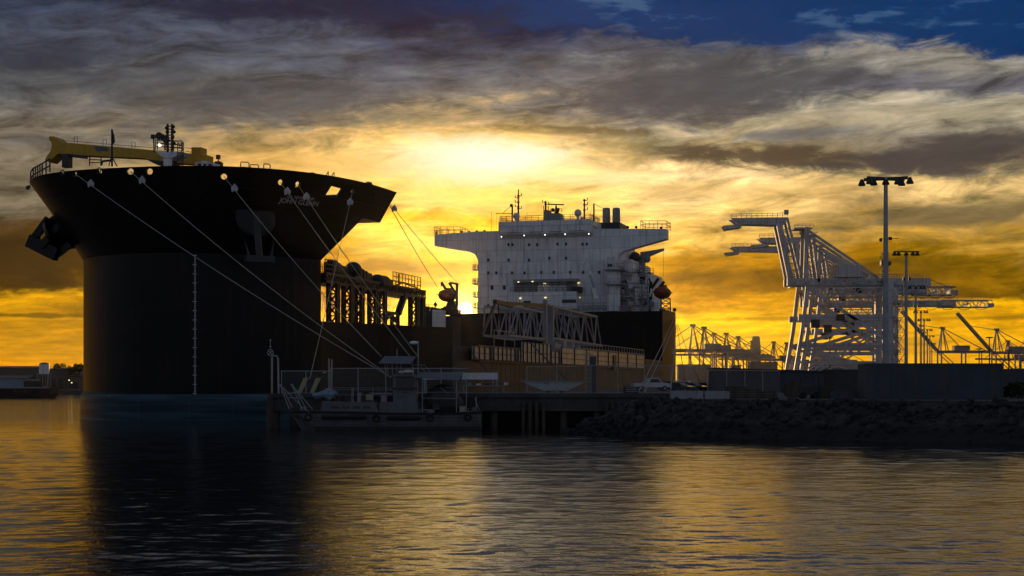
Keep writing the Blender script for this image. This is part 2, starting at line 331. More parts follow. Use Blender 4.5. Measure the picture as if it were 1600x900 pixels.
    def build(s, name, m, parent=None, smooth=False):
        me = bpy.data.meshes.new(name); me.from_pydata([tuple(v) for v in s.v], [], s.f)
        bm = bmesh.new(); bm.from_mesh(me); bmesh.ops.recalc_face_normals(bm, faces=bm.faces); bm.to_mesh(me); bm.free()
        if smooth:
            for p in me.polygons: p.use_smooth = True
            me.set_sharp_from_angle(angle=R(35))
        me.materials.append(m); o = bpy.data.objects.new(name, me); COL.objects.link(o)
        if parent: o.parent = parent
        return o
def tag(o, label, cat=None, group=None, kind=None):
    if label: o['label'] = label
    if cat: o['category'] = cat
    if group: o['group'] = group
    if kind: o['kind'] = kind
    return o
def thing(name, loc, label, cat, group=None, rz=0.):
    o = bpy.data.objects.new(name, None); COL.objects.link(o); o.location = loc; o.rotation_euler = (0,0,rz); o.empty_display_size = .3
    return tag(o, label, cat, group)
def dup(root, loc, label=None, rz=None, scale=None, group=None, cat=None):
    def cp(o, par):
        c = o.copy(); COL.objects.link(c)
        if par: c.parent = par
        for ch in [x for x in bpy.data.objects if x.parent == o]: cp(ch, c)
        return c
    kids = {}
    r = cp(root, None); r.location = loc
    if rz is not None: r.rotation_euler = (0,0,rz)
    if scale: r.scale = (scale,)*3
    if label: r['label'] = label
    if group: r['group'] = group
    if cat: r['category'] = cat
    return r
def W(u, v, Y): return Vector(((u-800)/F*Y, Y, H+(HV-v)/F*Y))
def text_mesh(name, body, size, m, origin, xdir, ydir, parent, depth=.03):
    cu = bpy.data.curves.new(name, 'FONT'); cu.body = body; cu.size = size; cu.extrude = depth; cu.align_x = 'CENTER'; cu.align_y = 'CENTER'
    tmp = bpy.data.objects.new(name+'_tmp', cu); COL.objects.link(tmp)
    dg = bpy.context.evaluated_depsgraph_get(); me = bpy.data.meshes.new_from_object(tmp.evaluated_get(dg)); bpy.data.objects.remove(tmp)
    x = Vector(xdir).normalized(); z = x.cross(Vector(ydir)).normalized(); y = z.cross(x)
    mt = Matrix((x, y, z)).transposed().to_4x4(); mt.translation = Vector(origin); me.transform(mt)
    me.materials.clear(); me.materials.append(m); me.name = name
    o = bpy.data.objects.new(name, me); COL.objects.link(o); o.parent = parent; return o

# ================================================================ SETTING
# water: one sheet to the horizon
def water_mat(fine):
    m = bpy.data.materials.new('sea_water'); m.use_nodes = True; t = m.node_tree; b = t.nodes['Principled BSDF']
    b.inputs['Base Color'].default_value = (.006,.008,.009,1); b.inputs['Roughness'].default_value = .05; b.inputs['IOR'].default_value = 1.333; b.inputs['Specular IOR Level'].default_value = .8
    tc = t.nodes.new('ShaderNodeTexCoord')
    def N(scale, st, rot, detail, rough=.5):
        mp = t.nodes.new('ShaderNodeMapping'); mp.inputs['Scale'].default_value = st; mp.inputs['Rotation'].default_value = (0,0,rot)
        t.links.new(tc.outputs['Object'], mp.inputs[0]); n = t.nodes.new('ShaderNodeTexNoise'); n.inputs['Scale'].default_value = scale
        n.inputs['Detail'].default_value = detail; n.inputs['Roughness'].default_value = rough; t.links.new(mp.outputs[0], n.inputs[0]); return n.outputs[0]
    c = N(.55, (.55,1.7,1), R(-4), 3, .55); d = N(2.6, (1.2,.7,1), R(8), 4, .65)
    nrm = None
    e = N(9., (1.3,.4,1), R(-6), 3, .65)
    if not fine: c = N(.16, (.5,2.2,1), R(-3), 5, .62)
    for h, dist, st in ((c, WB[0] if fine else .16, 1.), (d, WB[1], 1.), (e, WB[2], 1.)):
        bp = t.nodes.new('ShaderNodeBump'); bp.inputs['Distance'].default_value = dist; bp.inputs['Strength'].default_value = st
        t.links.new(h, bp.inputs['Height'])
        if nrm: t.links.new(nrm, bp.inputs['Normal'])
        nrm = bp.outputs[0]
    t.links.new(nrm, b.inputs['Normal']); return m
WB = (.022, .014, .010)
import numpy as np
def water():
    """one sheet: a finely modelled wave field near the quay joined to flat water out to the horizon"""
    nx, ny = 440, 800; y0, y1 = 22., 160.
    ys = y0*(y1/y0)**np.linspace(0, 1, ny); hw = ys*.37+7; xs = np.linspace(-1, 1, nx)
    X = xs[None,:]*hw[:,None]; Y = np.repeat(ys[:,None], nx, 1); Z = np.zeros_like(X); rg = np.random.RandomState(5); dy = Y*.0025
    for k in range(130):
        lam = .42*(7/.42)**(rg.rand()**1.1); th = math.pi/2+rg.randn()*.6 + .08; a = .0023*lam**.38; ph = rg.rand()*6.28
        Z += a*np.clip((lam/dy-2.5)/2.5, 0, 1)*np.sin((X*math.cos(th)+Y*math.sin(th))*2*math.pi/lam+ph)
    for lam, th, a, ph in ((11., 1.63, .026, 0), (7.3, 1.66, .010, 2.), (17., 1.60, .026, 4.)): Z += a*(.35+.65*np.sin(X*.045+ph)**2)*np.sin((X*math.cos(th)+Y*math.sin(th))*2*math.pi/lam+ph+.6*np.sin(X*.08))
    f = np.minimum(np.minimum((1-np.abs(xs))[None,:]*8+0*X, (Y-y0)/3), (y1-Y)/60).clip(0, 1); Z *= f*f*(3-2*f)*.45
    v = np.stack([X.ravel(), Y.ravel(), Z.ravel()], 1)
    idx = np.arange(nx*ny).reshape(ny, nx); fc = np.stack([idx[:-1,:-1], idx[:-1,1:], idx[1:,1:], idx[1:,:-1]], -1).reshape(-1, 4)
    me = bpy.data.meshes.new('water'); A = 5100.
    vo = [(-A,-60,0),(A,-60,0),(A,5100,0),(-A,5100,0)]; n0 = nx*ny
    row = idx[0], idx[:,-1], idx[-1][::-1], idx[:,0][::-1]
    faces = [tuple(int(q) for q in f_) for f_ in fc]
    faces += [tuple([n0, n0+1]+[int(q) for q in row[0][::-1]]), tuple([n0+1, n0+2]+[int(q) for q in row[1][::-1]]), tuple([n0+2, n0+3]+[int(q) for q in row[2][::-1]]), tuple([n0+3, n0]+[int(q) for q in row[3][::-1]])]
    me.from_pydata([tuple(q) for q in v.tolist()]+vo, [], faces)
    me.polygons.foreach_set('use_smooth', [True]*len(me.polygons)); me.materials.append(water_mat(True)); me.materials.append(water_mat(False))
    for p in me.polygons[len(me.polygons)-4:]: p.material_index = 1
    o = bpy.data.objects.new('water', me); COL.objects.link(o); tag(o, 'dark rippled harbour water catching gold light', kind='structure')
water()
ZL = 2.75
shore = [(12,119.5),(24,112),(36,104),(48,97),(400,40),(4000,40),(4000,5050),(900,5050),(140,800),(60,430),(46,372),(38,340),(31,318)]
l = MB().prism([(x,y,-3) for x,y in shore], (0,0,ZL+3)).build('ground', asphalt); tag(l, 'flat terminal yard behind the rock bank', kind='structure')
l = MB().prism([(x,y,-3) for x,y in [(-900,598),(-60,585),(-60,4200),(-2500,4200)]], (0,0,4.6)).build('far_shore', earth); tag(l, 'low far shore across the channel', kind='structure')
l = MB().prism([(x,y,-3) for x,y in [(-2600,4300),(3990,4300),(3990,5050),(-2600,5050)]], (0,0,6)).build('far_land', earth); tag(l, 'distant low land at the horizon', kind='structure')
# rock bank
def dark_foot_rock():
    t = rockm.node_tree; b = t.nodes['Principled BSDF']; src = b.inputs['Base Color'].links[0].from_socket
    tc = t.nodes.new('ShaderNodeTexCoord'); sp = t.nodes.new('ShaderNodeSeparateXYZ'); t.links.new(tc.outputs['Object'], sp.inputs[0])
    n = t.nodes.new('ShaderNodeTexNoise'); n.inputs['Scale'].default_value = .7; t.links.new(tc.outputs['Object'], n.inputs[0])
    ad_ = t.nodes.new('ShaderNodeMath'); ad_.operation = 'ADD'; t.links.new(sp.outputs[2], ad_.inputs[0]); t.links.new(n.outputs[0], ad_.inputs[1])
    mr = t.nodes.new('ShaderNodeMapRange'); mr.inputs[1].default_value = 1.35; mr.inputs[2].default_value = 1.75; t.links.new(ad_.outputs[0], mr.inputs[0])
    mx = t.nodes.new('ShaderNodeMix'); mx.data_type = 'RGBA'; mx.inputs[6].default_value = (.006,.0065,.005,1); t.links.new(mr.outputs[0], mx.inputs[0]); t.links.new(src, mx.inputs[7]); t.links.new(mx.outputs[2], b.inputs['Base Color'])
    # stones differ from one another
    tc2 = t.nodes.new('ShaderNodeTexVoronoi'); tc2.inputs['Scale'].default_value = 1.6; t.links.new(tc.outputs['Object'], tc2.inputs[0])
    mu = t.nodes.new('ShaderNodeMix'); mu.data_type = 'RGBA'; mu.blend_type = 'MULTIPLY'; mu.inputs[0].default_value = 1
    rm = t.nodes.new('ShaderNodeMapRange'); rm.inputs[3].default_value = .5; rm.inputs[4].default_value = 1.9; t.links.new(tc2.outputs['Color'], rm.inputs[0]); t.links.new(mx.outputs[2], mu.inputs[6]); t.links.new(rm.outputs[0], mu.inputs[7]); t.links.new(mu.outputs[2], b.inputs['Base Color'])
dark_foot_rock()   # darker colour on the lowest stones, with an uneven upper edge
def riprap():
    rnd = random.Random(3); mb = MB()
    tops = [(6,121.5),(12,119),(24,111.5),(36,103.5),(48,96.5),(62,88)]
    bm = bmesh.new(); bmesh.ops.create_icosphere(bm, subdivisions=1, radius=1); iv = [v.co.copy() for v in bm.verts]; idf = [tuple(x.index for x in f.verts) for f in bm.faces]; bm.free()
    def P(q):
        k = q*(len(tops)-1); i = min(int(k), len(tops)-2); a = k-i
        return Vector((tops[i][0]+(tops[i+1][0]-tops[i][0])*a, tops[i][1]+(tops[i+1][1]-tops[i][1])*a, 0))
    for q in range(3000):
        a = rnd.random(); d = rnd.random(); p = P(a); nrm = Vector((-.5,-.86,0)); hh = 2.85*min(1, a*4.5+.3)
        c = p+nrm*(d*5.4)+Vector((rnd.uniform(-.5,.5), rnd.uniform(-.5,.5), hh-.15-(hh+.5)*d)); s_ = rnd.choice((rnd.uniform(.14,.24), rnd.uniform(.2,.36), rnd.uniform(.3,.48)))
        rot = Matrix.Rotation(rnd.random()*6.28, 3, Vector((rnd.gauss(0,1),rnd.gauss(0,1),rnd.gauss(0,1))).normalized())
        sc_ = Vector((rnd.uniform(.8,1.4), rnd.uniform(.7,1.1), rnd.uniform(.5,.9)))
        i = len(mb.v)
        for v in iv:
            w_ = v.copy()*(1+rnd.uniform(-.22,.22)); w_ = Vector((w_.x*sc_.x, w_.y*sc_.y, w_.z*sc_.z)); mb.v.append(rot@w_*s_+c)
        mb.f += [tuple(i+k for k in f) for f in idf]
    o = mb.build('rock_bank', rockm); tag(o, 'dark bank of piled broken rocks sloping to the water', kind='stuff')
    m2 = MB(); 
    for a, b in zip(tops[1:], tops[2:]):
        A = Vector((*a,0)); B = Vector((*b,0)); n = Vector((-.5,-.86,0))*6.6
        m2.prism([A+Vector((0,0,2.6)), A+n+Vector((0,0,-.7)), A+Vector((0,1,-.7))], B-A)
    o = m2.build('bank_slope', rockm); tag(o, 'earth slope under the piled rocks', kind='structure')
riprap()
# ================================================================ THE SHIP (local frame: x = to port, y = aft from the stem, z = up)
SHA = R(-15.5); S0 = Vector((-41.2, 160, 0)); ca, sa = math.cos(SHA), math.sin(SHA)
ship = thing('transport_ship', S0, 'huge moored ship with a high black bow, low middle deck and white bridge block', 'ship', rz=SHA)
def L2W(p): return Vector((S0.x + p[0]*ca - p[1]*sa, S0.y + p[0]*sa + p[1]*ca, p[2]))
def W2L(p): d = Vector(p)-S0; return Vector((d.x*ca + d.y*sa, -d.x*sa + d.y*ca, p[2]))
EYE = W2L((0,0,H))
def ray(u, v): return W2L(W(u, v, 100)) - EYE
def PS(u, v, s):            # where the sight line meets station y = s
    d = ray(u, v); return EYE + d*((s-EYE.y)/d.y)
def PT(u, v, t):            # where it meets the vertical plane x = t
    d = ray(u, v); return EYE + d*((t-EYE.x)/d.x)
ZK, ZT, SB = 18.2, 27.0, 27.5
SL = 18.0                      # the bow proper ends here low down, the deck overhangs aft of it
def shp(z):
    q = max(0, (z-ZK)/(ZT-ZK)); B = 16.2+4.55*q**1.15; s0 = 4*(1-min(1, q)); L = 23+4.5*q; n = 2+.55*q
    if z < 3.1: B += .25*min(1, (3.1-z)/.5); s0 -= .4*min(1, (3.1-z)/.5)
    return B, s0, L, n
def nose(s, z):
    B, s0, L, n = shp(z)
    if s < s0: return -1.
    return B if s >= s0+L else B*(1-((s0+L-s)/L)**n)**(1/n)
def half(s, z):
    if z >= ZK or s <= SL: return nose(s, z)
    b0 = nose(SL, z); q = min(1, (s-SL)/29.); b = b0+(25-b0)*(q*q*(3-2*q)*.6+.4*q)
    if s > 197: b = 25-4.5*((s-197)/38.)**1.6
    return b
def s_aft(z): return SL if z <= ZK else (SL+4*(z-ZK)/(23.4-ZK) if z < 23.45 else SB)
def ring(z, s_end, inset=0., N=44):
    B, s0, L, n = shp(z); port = []; amax = math.acos(max(0, 1-((s_end-s0)/L)))
    for k in range(N+1):
        a = amax*k/N; s = s0+L*(1-math.cos(a)); port.append((max(0, nose(s, z)) if k else 0., s))
    if inset:
        po = []
        for k, (b, s) in enumerate(port):
            p0 = port[max(k-1, 0)]; p1 = port[min(k+1, N)]; dx, dy = p1[0]-p0[0], p1[1]-p0[1]; l_ = math.hypot(dx, dy); po.append((max(0, b-inset*dy/l_) if k else 0., s+inset*(dx/l_ if k else 1)))
        port = po
    return [(b, s, z) for b, s in port] + [(-b, s, z) for b, s in reversed(port[1:])]
def hull_pt(u, v, off=.0):
    d = ray(u, v); d = d/d.length; t = 120.
    while t < 420:
        p = EYE + d*t
        if p.z < ZT+.01 and p.y < s_aft(p.z) and half(p.y, p.z) >= abs(p.x) and p.y > 0: break
        t += .1
    p = EYE+d*(t-.05); e = .25
    g = Vector((1 if p.x > 0 else -1, -(half(p.y+e, p.z)-half(p.y-e, p.z))/(2*e) if half(p.y-e, p.z) > 0 else -3, -(half(p.y, p.z+e)-half(p.y, p.z-e))/(2*e) if ZK < p.z < ZT-e else 0))
    g.normalize(); return p+g*off, g
# lower bow, vertical sided
mb = MB(); mb.rings([ring(z, SL) for z in (-3, 0, 1.5, 2.6, 2.85, 3.1, 6, 9, 12, 15, ZK)]); mb.build('lower_bow', hullm, ship, True)
# flared forecastle up to the deck, bulwark above it
ZD = 24.9
mb = MB(); mb.rings([ring(z, s_aft(z)) for z in (ZK+.01,19,19.8,20.6,21.4,22.2,23.0,23.4)]); mb.rings([ring(z, SB) for z in (23.41,24.1,ZD)]); fo = mb.build('forecastle', hull_black, ship, True)
# bulwark with fairlead holes cut through
out_r = [ring(z, SB, 0) for z in (ZD+.02, ZD+.7, ZD+1.4, ZT)]; in_r = [ring(z, SB, .3) for z in (ZT, ZD+1.4, ZD+.7, ZD+.02)]
mb = MB(); mb.rings(out_r+in_r+[out_r[0]], cap=False, closed=False)
n = len(out_r[0]); 
for e in (0, n-1):
    idx = [k*n+e for k in range(8)]; mb.f.append(tuple(idx))
mb2 = MB(); mb2.v = mb.v[:8*n]; 
for k in range(8):
    for j in range(n-1):
        a, b = k*n, ((k+1) % 8)*n; mb2.f.append((a+j, a+j+1, b+j+1, b+j))
stern_a = [k*n+0 for k in range(8)]
# the outline starts and ends at the stem: join the seam there
for k in range(8):
    a, b = k*n, ((k+1) % 8)*n; mb2.f.append((a+n-1, a, b, b+n-1))
bul = mb2.build('bulwark', hull_black, ship)
def on_bulwark(u, v):
    d = ray(u, v); d = d/d.length; t = 120.
    while t < 260:
        p = EYE+d*t
        if half(p.y, p.z) >= abs(p.x) and p.y > 0: return p
        t += .05
    return EYE+d*170
holes = [(98,270,.34),(118,272,.36),(155,267,.36),(204,268,.45),(234,268,.45),(350,276,.42),(438,285,.42),(465,288,.42),(522,300,.75),(551,298,.34),(585,304,.3),(605,308,.3)]
cut = MB(); frames = []
for u, v, r in holes:
    p = on_bulwark(u, v); e = .3; g = Vector((1 if p.x > 0 else -1, -(half(p.y+e,p.z)-half(max(p.y-e, .3),p.z))/(2*e), 0)).normalized()
    r = r*.78 if r < .7 else r; frames.append((u, p, g, r)); a = p-g*1.0; b = p+g*1.0
    if r == .75:
        x = Vector((-g.y, g.x, 0)); i = len(cut.v)
        for q in (a, b):
            for sx_, z_ in ((-1.1,-.45),(.9,-.55),(1.1,.5),(-.9,.6)): cut.v.append(q+x*sx_+Vector((0,0,z_)))
        cut.f += [(i,i+3,i+2,i+1),(i+4,i+5,i+6,i+7)]+[(i+k,i+(k+1)%4,i+4+(k+1)%4,i+4+k) for k in range(4)]
    else: cut.tube([a, b], r, 14)
cuto = cut.build('cutter', hull_black); cuto.parent = ship
md = bul.modifiers.new('cut', 'BOOLEAN'); md.object = cuto; md.operation = 'DIFFERENCE'; md.solver = 'EXACT'
dg = bpy.context.evaluated_depsgraph_get(); me = bpy.data.meshes.new_from_object(bul.evaluated_get(dg)); bul.modifiers.clear(); bul.data = me
bpy.data.objects.remove(cuto)
for u, p, g, r in frames:
    if r == .75: continue
    m2 = MB(); x = Vector((-g.y, g.x, 0)); pts = [p+g*.06+x*math.cos(a*math.pi/7)*(r+.04)+Vector((0,0,math.sin(a*math.pi/7)*(r+.04))) for a in range(15)]
    m2.tube(pts, .06, 5).build('fairlead', dark, ship)
# middle hull and its step, aft hull block
def deck_ring(z, a, b, N=26):
    port = [(half(a+(b-a)*k/N, min(z, 10)), a+(b-a)*k/N, z) for k in range(N+1)]
    return port + [(-x, y, z_) for x, y, z_ in reversed(port)]
MB().rings([deck_ring(z, SL-.3, 41) for z in (-3, 2.85, 6, 11.2)]).build('fore_hull', hullm, ship, True)
m2 = MB(); m2.rings([deck_ring(z, 40.9, 190, 40) for z in (-3, 2.85, 8.9)]); m2.build('side_hull', sidem, ship, True)
m2 = MB(); m2.rings([deck_ring(z, 190, 235, 24) for z in (-3, 2.85, 9)]+[[(x,y,20.3+ (y-190)*.012) for x,y,_ in deck_ring(5,190,235,24)]]); m2.build('aft_hull', hullm, ship, True)
# edge of deck curb, rubbing strip
m2 = MB(); m2.bb(24.8,25.15,47,190,8.85,9.15); m2.bb(24.9,25.3,47,189,6.9,7.1); m2.build('deck_edge', dark, ship)
m2 = MB()
for k in range(58): y = 48.5+k*2.45; m2.bb(24.98,25.03,y-.04,y+.04,1.5,6.9)
m2.bb(24.98,25.12,47,189,4.0,4.2); m2.build('side_ribs', sidem, ship)
# side panels along the deck edge
segs = [(740,765,541,1),(771,804,542,1),(809,817,547,1),(817,860,534,1),(861,873,548,1),(877,1007,542,0)]
for u0, u1, vt, ribs in segs:
    a = PT(u0, 560, 25.4); b = PT(u1, 560, 25.4); zt = PT(u0, vt, 25.4).z; zt = min(max(zt, 8.9), 11.2)
    m2 = MB(); m2.bb(25.16,25.4,a.y,b.y,7.15,zt); m2.build('side_panel', panelm, ship)
    m3 = MB(); k = max(2, int((b.y-a.y)/(2.1 if ribs else 9)))
    for j in range(k+1):
        y = a.y+(b.y-a.y)*j/k; m3.bb(25.4,25.56,y-.09,y+.09,7.12,zt+.02)
    for q in range(3 if ribs else 4): z = 7.2+(zt-7.3)*q/(2 if ribs else 3); m3.bb(25.4,25.48,a.y,b.y,z-.04,z+.05)
    m3.build('panel_rib', dark, ship)
a = PT(907,545,25.0); b = PT(1006,552,25.0)
MB().rail([(25,a.y,9.15),(25,b.y,9.15)], 1.9, .06, 2.6, 2).build('deck_railing', grey, ship)
a = PT(772,530,25.0); b = PT(804,530,25.0)
MB().rail([(25,a.y,9.15),(25,b.y,9.15)], 2.2, .05, 5, 2).build('deck_railing', grey, ship)
a = PT(958,575,25.2); MB().bb(25.41,25.6,a.y-1.2,a.y+1.2,6.6,9.4).build('side_door', dark, ship)

# --- draft marks, thruster mark, name
m2 = MB()
for k in range(76):
    v = 399+ (615-399)*k/75.; p, g = hull_pt(305, v, .03); x = Vector((-g.y, g.x, 0))
    if k % 5 == 0: w_ = .26; zz = .05
    else: w_ = .11; zz = .055
    m2.prism([p-x*w_-Vector((0,0,zz)), p+x*w_*.6-Vector((0,0,zz)), p+x*w_*.6+Vector((0,0,zz)), p-x*w_+Vector((0,0,zz))], g*.02)
pp_ = [hull_pt(305, 399+216*k/75., .012)[0] for k in range(76)]; m2.tube(pp_, .022, 4)
m2.build('draft_marks', markwhite, ship)
p, g = hull_pt(422, 551, .05); x = Vector((-g.y, g.x, 0)); up = Vector((0,0,1))
m2 = MB(); m2.tube([p+(x*math.cos(a*math.pi/10)+up*math.sin(a*math.pi/10))*.36 for a in range(21)], .045, 5)
m2.beam(p-(x+up)*.22, p+(x+up)*.22, .07); m2.beam(p-(x-up)*.22, p+(x-up)*.22, .07)
q = p+up*1.0; m2.beam(q-up*.35, q+up*.35, .06)
for s_ in (1,-1): m2.prism([q+up*s_*.55, q+up*s_*.3-x*.13, q+up*s_*.3+x*.13], g*.04)
m2.build('thruster_mark', markwhite, ship)
def name_on(u, v, s, size, body):
    p, g = hull_pt(u, v, .25); x = up.cross(g); x = -x if x.dot(Vector((1,0,0))) < 0 else x; x.z = 0; x.normalize(); y = g.cross(x); y = -y if y.z < 0 else y
    return text_mesh('ship_name', body, size, markwhite, p, x, y, ship, .02)
name_on(466, 314.5, 0, .86, 'JOHN GLENN'); name_on(468, 307.5, 0, .5, 'U.S. NAVAL SHIP')

# --- anchors in their bolsters
def anchor(u0, v0, side):
    p, g = hull_pt(u0, v0, 0.)
    out = Vector((side*.86, -.5, -.1)).normalized(); base = p-out*2.5
    bol = MB(); bol.tube([base, p+out*1.2], 2.5, 14, 1.9); b = bol.build('anchor_bolster', hull_black, ship, True)
    a = MB(); dn = Vector((out.x*.35, out.y*.35, -1)).normalized(); hd = p+out*1.6
    a.beam(hd-out*.8+up*.6, hd+dn*2.2+out*.3, .5, .45)
    c = hd+dn*2.2+out*.3; fx = out.cross(dn).normalized()
    a.beam(c-fx*1.5, c+fx*1.5, .75, .9)
    for s_ in (1,-1):
        a.prism([c+fx*s_*1.45+dn*.35, c+fx*s_*1.75-dn*2.0+out*.3, c+fx*s_*1.15-dn*.2+out*.2], out*.35)
    a.build('anchor', dark, b)
# starboard anchor hangs clear of the flare in profile
pc = PS(88, 362, 9.5)
b = MB(); b.tube([PS(128, 352, 12.5), PS(84,366,9.5)], 2.7, 16, 1.9); b.tube([PS(84,366,9.5), PS(78,369,9.4)], 1.95, 14, 1.5); bo = b.build('anchor_bolster', hull_black, ship, True)
a = MB(); s_ = 9.2
a.beam(PS(98,352,s_), PS(68,386,s_), 1.5, .8); a.beam(PS(46,376,s_), PS(90,398,s_), 1.0, 1.5)
a.prism([PS(46,371,s_),PS(58,372,s_),PS(78,345,s_),PS(70,338,s_)], (0,.5,0)); a.prism([PS(84,392,s_),PS(90,401,s_),PS(112,384,s_),PS(105,378,s_)], (0,.5,0))
a.build('anchor', hull_black, bo)
p, g = hull_pt(398, 338, 0.); dn = Vector((g.x*.2, g.y*.2, -1)).normalized(); fx = g.cross(dn).normalized()
b = MB(); b.lathe((0,0,0), [(2.3,-.8),(2.3,.35),(1.9,.6),(1.2,.62)], 20); mt = Matrix((fx, dn, g)).transposed().to_4x4(); mt.translation = p
b.v = [mt@v for v in b.v]; bo = b.build('anchor_bolster', hull_black, ship, True)
a = MB(); c = p+g*.9+dn*4.3; a.beam(p+g*.6-dn*.5, c, .6, .5); a.beam(c-fx*1.6, c+fx*1.6, .8, .7)
for s_ in (1,-1): a.prism([c+fx*s_*1.3+dn*.3, c+fx*s_*1.7-dn*2.4, c+fx*s_*1.1-dn*.3], g*.35)
a.build('anchor', dark, bo)

# --- forecastle deck gear
YC = 17.0
def Q(u, v, s=YC): return PS(u, v, s)
yb = MB()     # yellow deck crane boom lying in its rest
yb.prism([Q(94,222),Q(232,234),Q(323,242),Q(323,257),Q(258,254),Q(225,247),Q(94,241)], (0,1.7,0))
yb.build('crane_boom', yellow, ship)
hb = MB(); hb.prism([Q(77,213),Q(84,213),Q(97,223),Q(97,241),Q(90,240),Q(76,253),Q(70,252),Q(71,247),Q(79,236),Q(81,224),Q(76,217)], (0,1.9,0)).build('boom_head', yellow, ship)
MB().prism([Q(299,230),Q(314,230),Q(314,243),Q(299,241)], (0,1.5,0)).build('crane_motor_box', yellow, ship)
MB().prism([Q(147,228,YC-.05),Q(168,230,YC-.05),Q(169,236,YC-.05),Q(150,236,YC-.05)], (0,.04,0)).build('boom_plate', canvas, ship)
MB().beam(Q(105,241),Q(105,262),.9,.9).build('boom_rest', dark, ship); g_ = MB(); g_.beam(Q(268,252),Q(268,264),1.4,1.4); g_.prism([Q(228,249),Q(262,252),Q(266,260),Q(246,258)], (0,1.2,0)); g_.build('crane_pedestal', dark, ship)
r_ = MB()
for u0, v0 in ((118,218),(163,222),(208,226)):
    r_.tube([Q(u0-2,v0+5),Q(u0-2,v0-4),Q(u0+3,v0-4),Q(u0+3,v0+5)], .04, 5)
r_.beam(Q(94,219),Q(240,231),.05); r_.beam(Q(290,231),Q(299,232),.06); r_.beam(Q(290,236),Q(299,238),.06)
for a, b in (((140,243),(140,259)),((158,245),(158,259)),((140,249),(158,250)),((140,254),(158,254))): r_.beam(Q(*a),Q(*b),.1)
r_.tube([Q(158,258),Q(160,252),Q(168,251),Q(173,251)], .14, 6)
r_.beam(Q(78,253),Q(78,265),.06); r_.beam(Q(110,243),Q(136,246),.35)
r_.build('crane_rails', dark, ship)
# foremast with platform, radar and lamps
s_ = 12.0
fm = MB(); fm.tube([Q(262,262,s_),Q(262,240,s_)], .45, 10, .55); fm.prism([Q(243,235,s_),Q(284,237,s_),Q(279,242,s_),Q(268,247,s_),Q(258,247,s_),Q(247,241,s_)], (0,2.2,0)); fm.build('foremast', white, ship)
tw = MB()
for u0 in (262,269): tw.beam(Q(u0,238,s_),Q(u0,194,s_+.2),.22)
for k in range(9): v = 197+k*4.6; tw.beam(Q(260,v,s_),Q(272,v+.6,s_),.1)
for u0,v0 in ((260,200),(261,206),(271,198),(272,206),(270,214),(261,213),(272,224)): tw.ball(Q(u0,v0,s_), .2)
tw.beam(Q(256,218,s_),Q(262,226,s_),.35); tw.beam(Q(262,222,s_),Q(254,213,s_),.6); tw.build('antenna_lattice', dark, ship)
MB().lathe(Q(251,213,s_)+Vector((0,-.3,0)), [(.3,.4),(.42,0),(.42,-.15),(.1,-.2)], 16, 'y').build('radar_dish', dark, ship)
MB().rail([Q(243,234,s_),Q(285,236,s_)], 1.15, .04, 1.2, 3).rail([Q(284,237,s_+2),Q(246,234,s_+2)], 1.1, .04, 1.2, 3).build('mast_railing', dark, ship)
ld = MB()
for u0 in (277,286): ld.beam(Q(u0,262,s_),Q(u0+1,222,s_),.07)
for k in range(11): ld.beam(Q(277,262-k*3.8,s_),Q(286,262-k*3.8,s_),.05)
for k in range(4): ld.beam(Q(277,260-k*9,s_),Q(286,251-k*9,s_),.06)
ld.build('ladder_cage', dark, ship)
fl = MB(); fl.lathe(Q(250,227,s_)+Vector((0,-.2,0)), [(.08,.4),(.15,.1),(.16,0),(.12,-.01)], 14, 'y').build('floodlight', lampw, ship)
MB().box(Q(239.5,213.5,s_), (.45,.4,.45)).beam(Q(240,216,s_),Q(241,238,s_),.12).build('signal_lamp', dark, ship)
wn = MB(); wn.prism([Q(306,262,14),Q(304,254,14),Q(312,252,14),Q(320,251,14),Q(332,254,14),Q(334,263,14)], (0,1.8,0)).build('winch_house', white, ship)
for u0 in (309, 317.5, 325.5): MB().prism([Q(u0,255.5,13.97),Q(u0+5,255.8,13.97),Q(u0+5,260,13.97),Q(u0,260,13.97)], (0,.05,0)).build('winch_window', glass, ship)
jk = MB(); jk.beam(Q(175,202,9),Q(175,260,9),.16); jk.beam(Q(175,245,9),Q(183,260,9),.1); jk.beam(Q(175,240,9),Q(170,260,10),.08); jk.build('jackstaff', dark, ship)
f_ = MB(); f_.prism([Q(175.5,204,9),Q(178,212,9),Q(179,222,9),Q(176,225,9)], (0,.12,0)).build('furled_flag', flagm, ship)
MB().beam(Q(341,262,17),Q(341,246,17),.1).box(Q(341,245.5,17),(.4,.4,.5)).box(Q(341.5,259,17),(.8,.8,.8)).box(Q(341,254,17),(.6,.5,.25)).build('deck_light', dark, ship)
def hoop(u0, u1, v0, vt, s, n=2):
    m = MB()
    for k in range(n): m.tube([Q(u0,v0,s+k*.7),Q(u0,vt+1.5,s+k*.7),Q(u0+1.2,vt,s+k*.7),Q(u1-1.2,vt+.6,s+k*.7),Q(u1,vt+2,s+k*.7),Q(u1,v0+1,s+k*.7)], .07, 6)
    m.beam(Q(u0,(v0+vt)/2,s),Q(u1,(v0+vt)/2+1,s),.06); m.build('ladder_hoop', galv, ship)
hoop(376,389,268,253,16); hoop(391,404,270,257,16,1); hoop(412,422,271,256,16)
lad = MB()
for a, b in (((506,280),(513,268)),((514,282),(522,269))): lad.beam(Q(*a,16),Q(*b,16),.08); lad.beam(Q(b[0],b[1],16),Q(b[0]+.5,a[1]+2,16),.07)
lad.build('boarding_ladder', dark, ship)
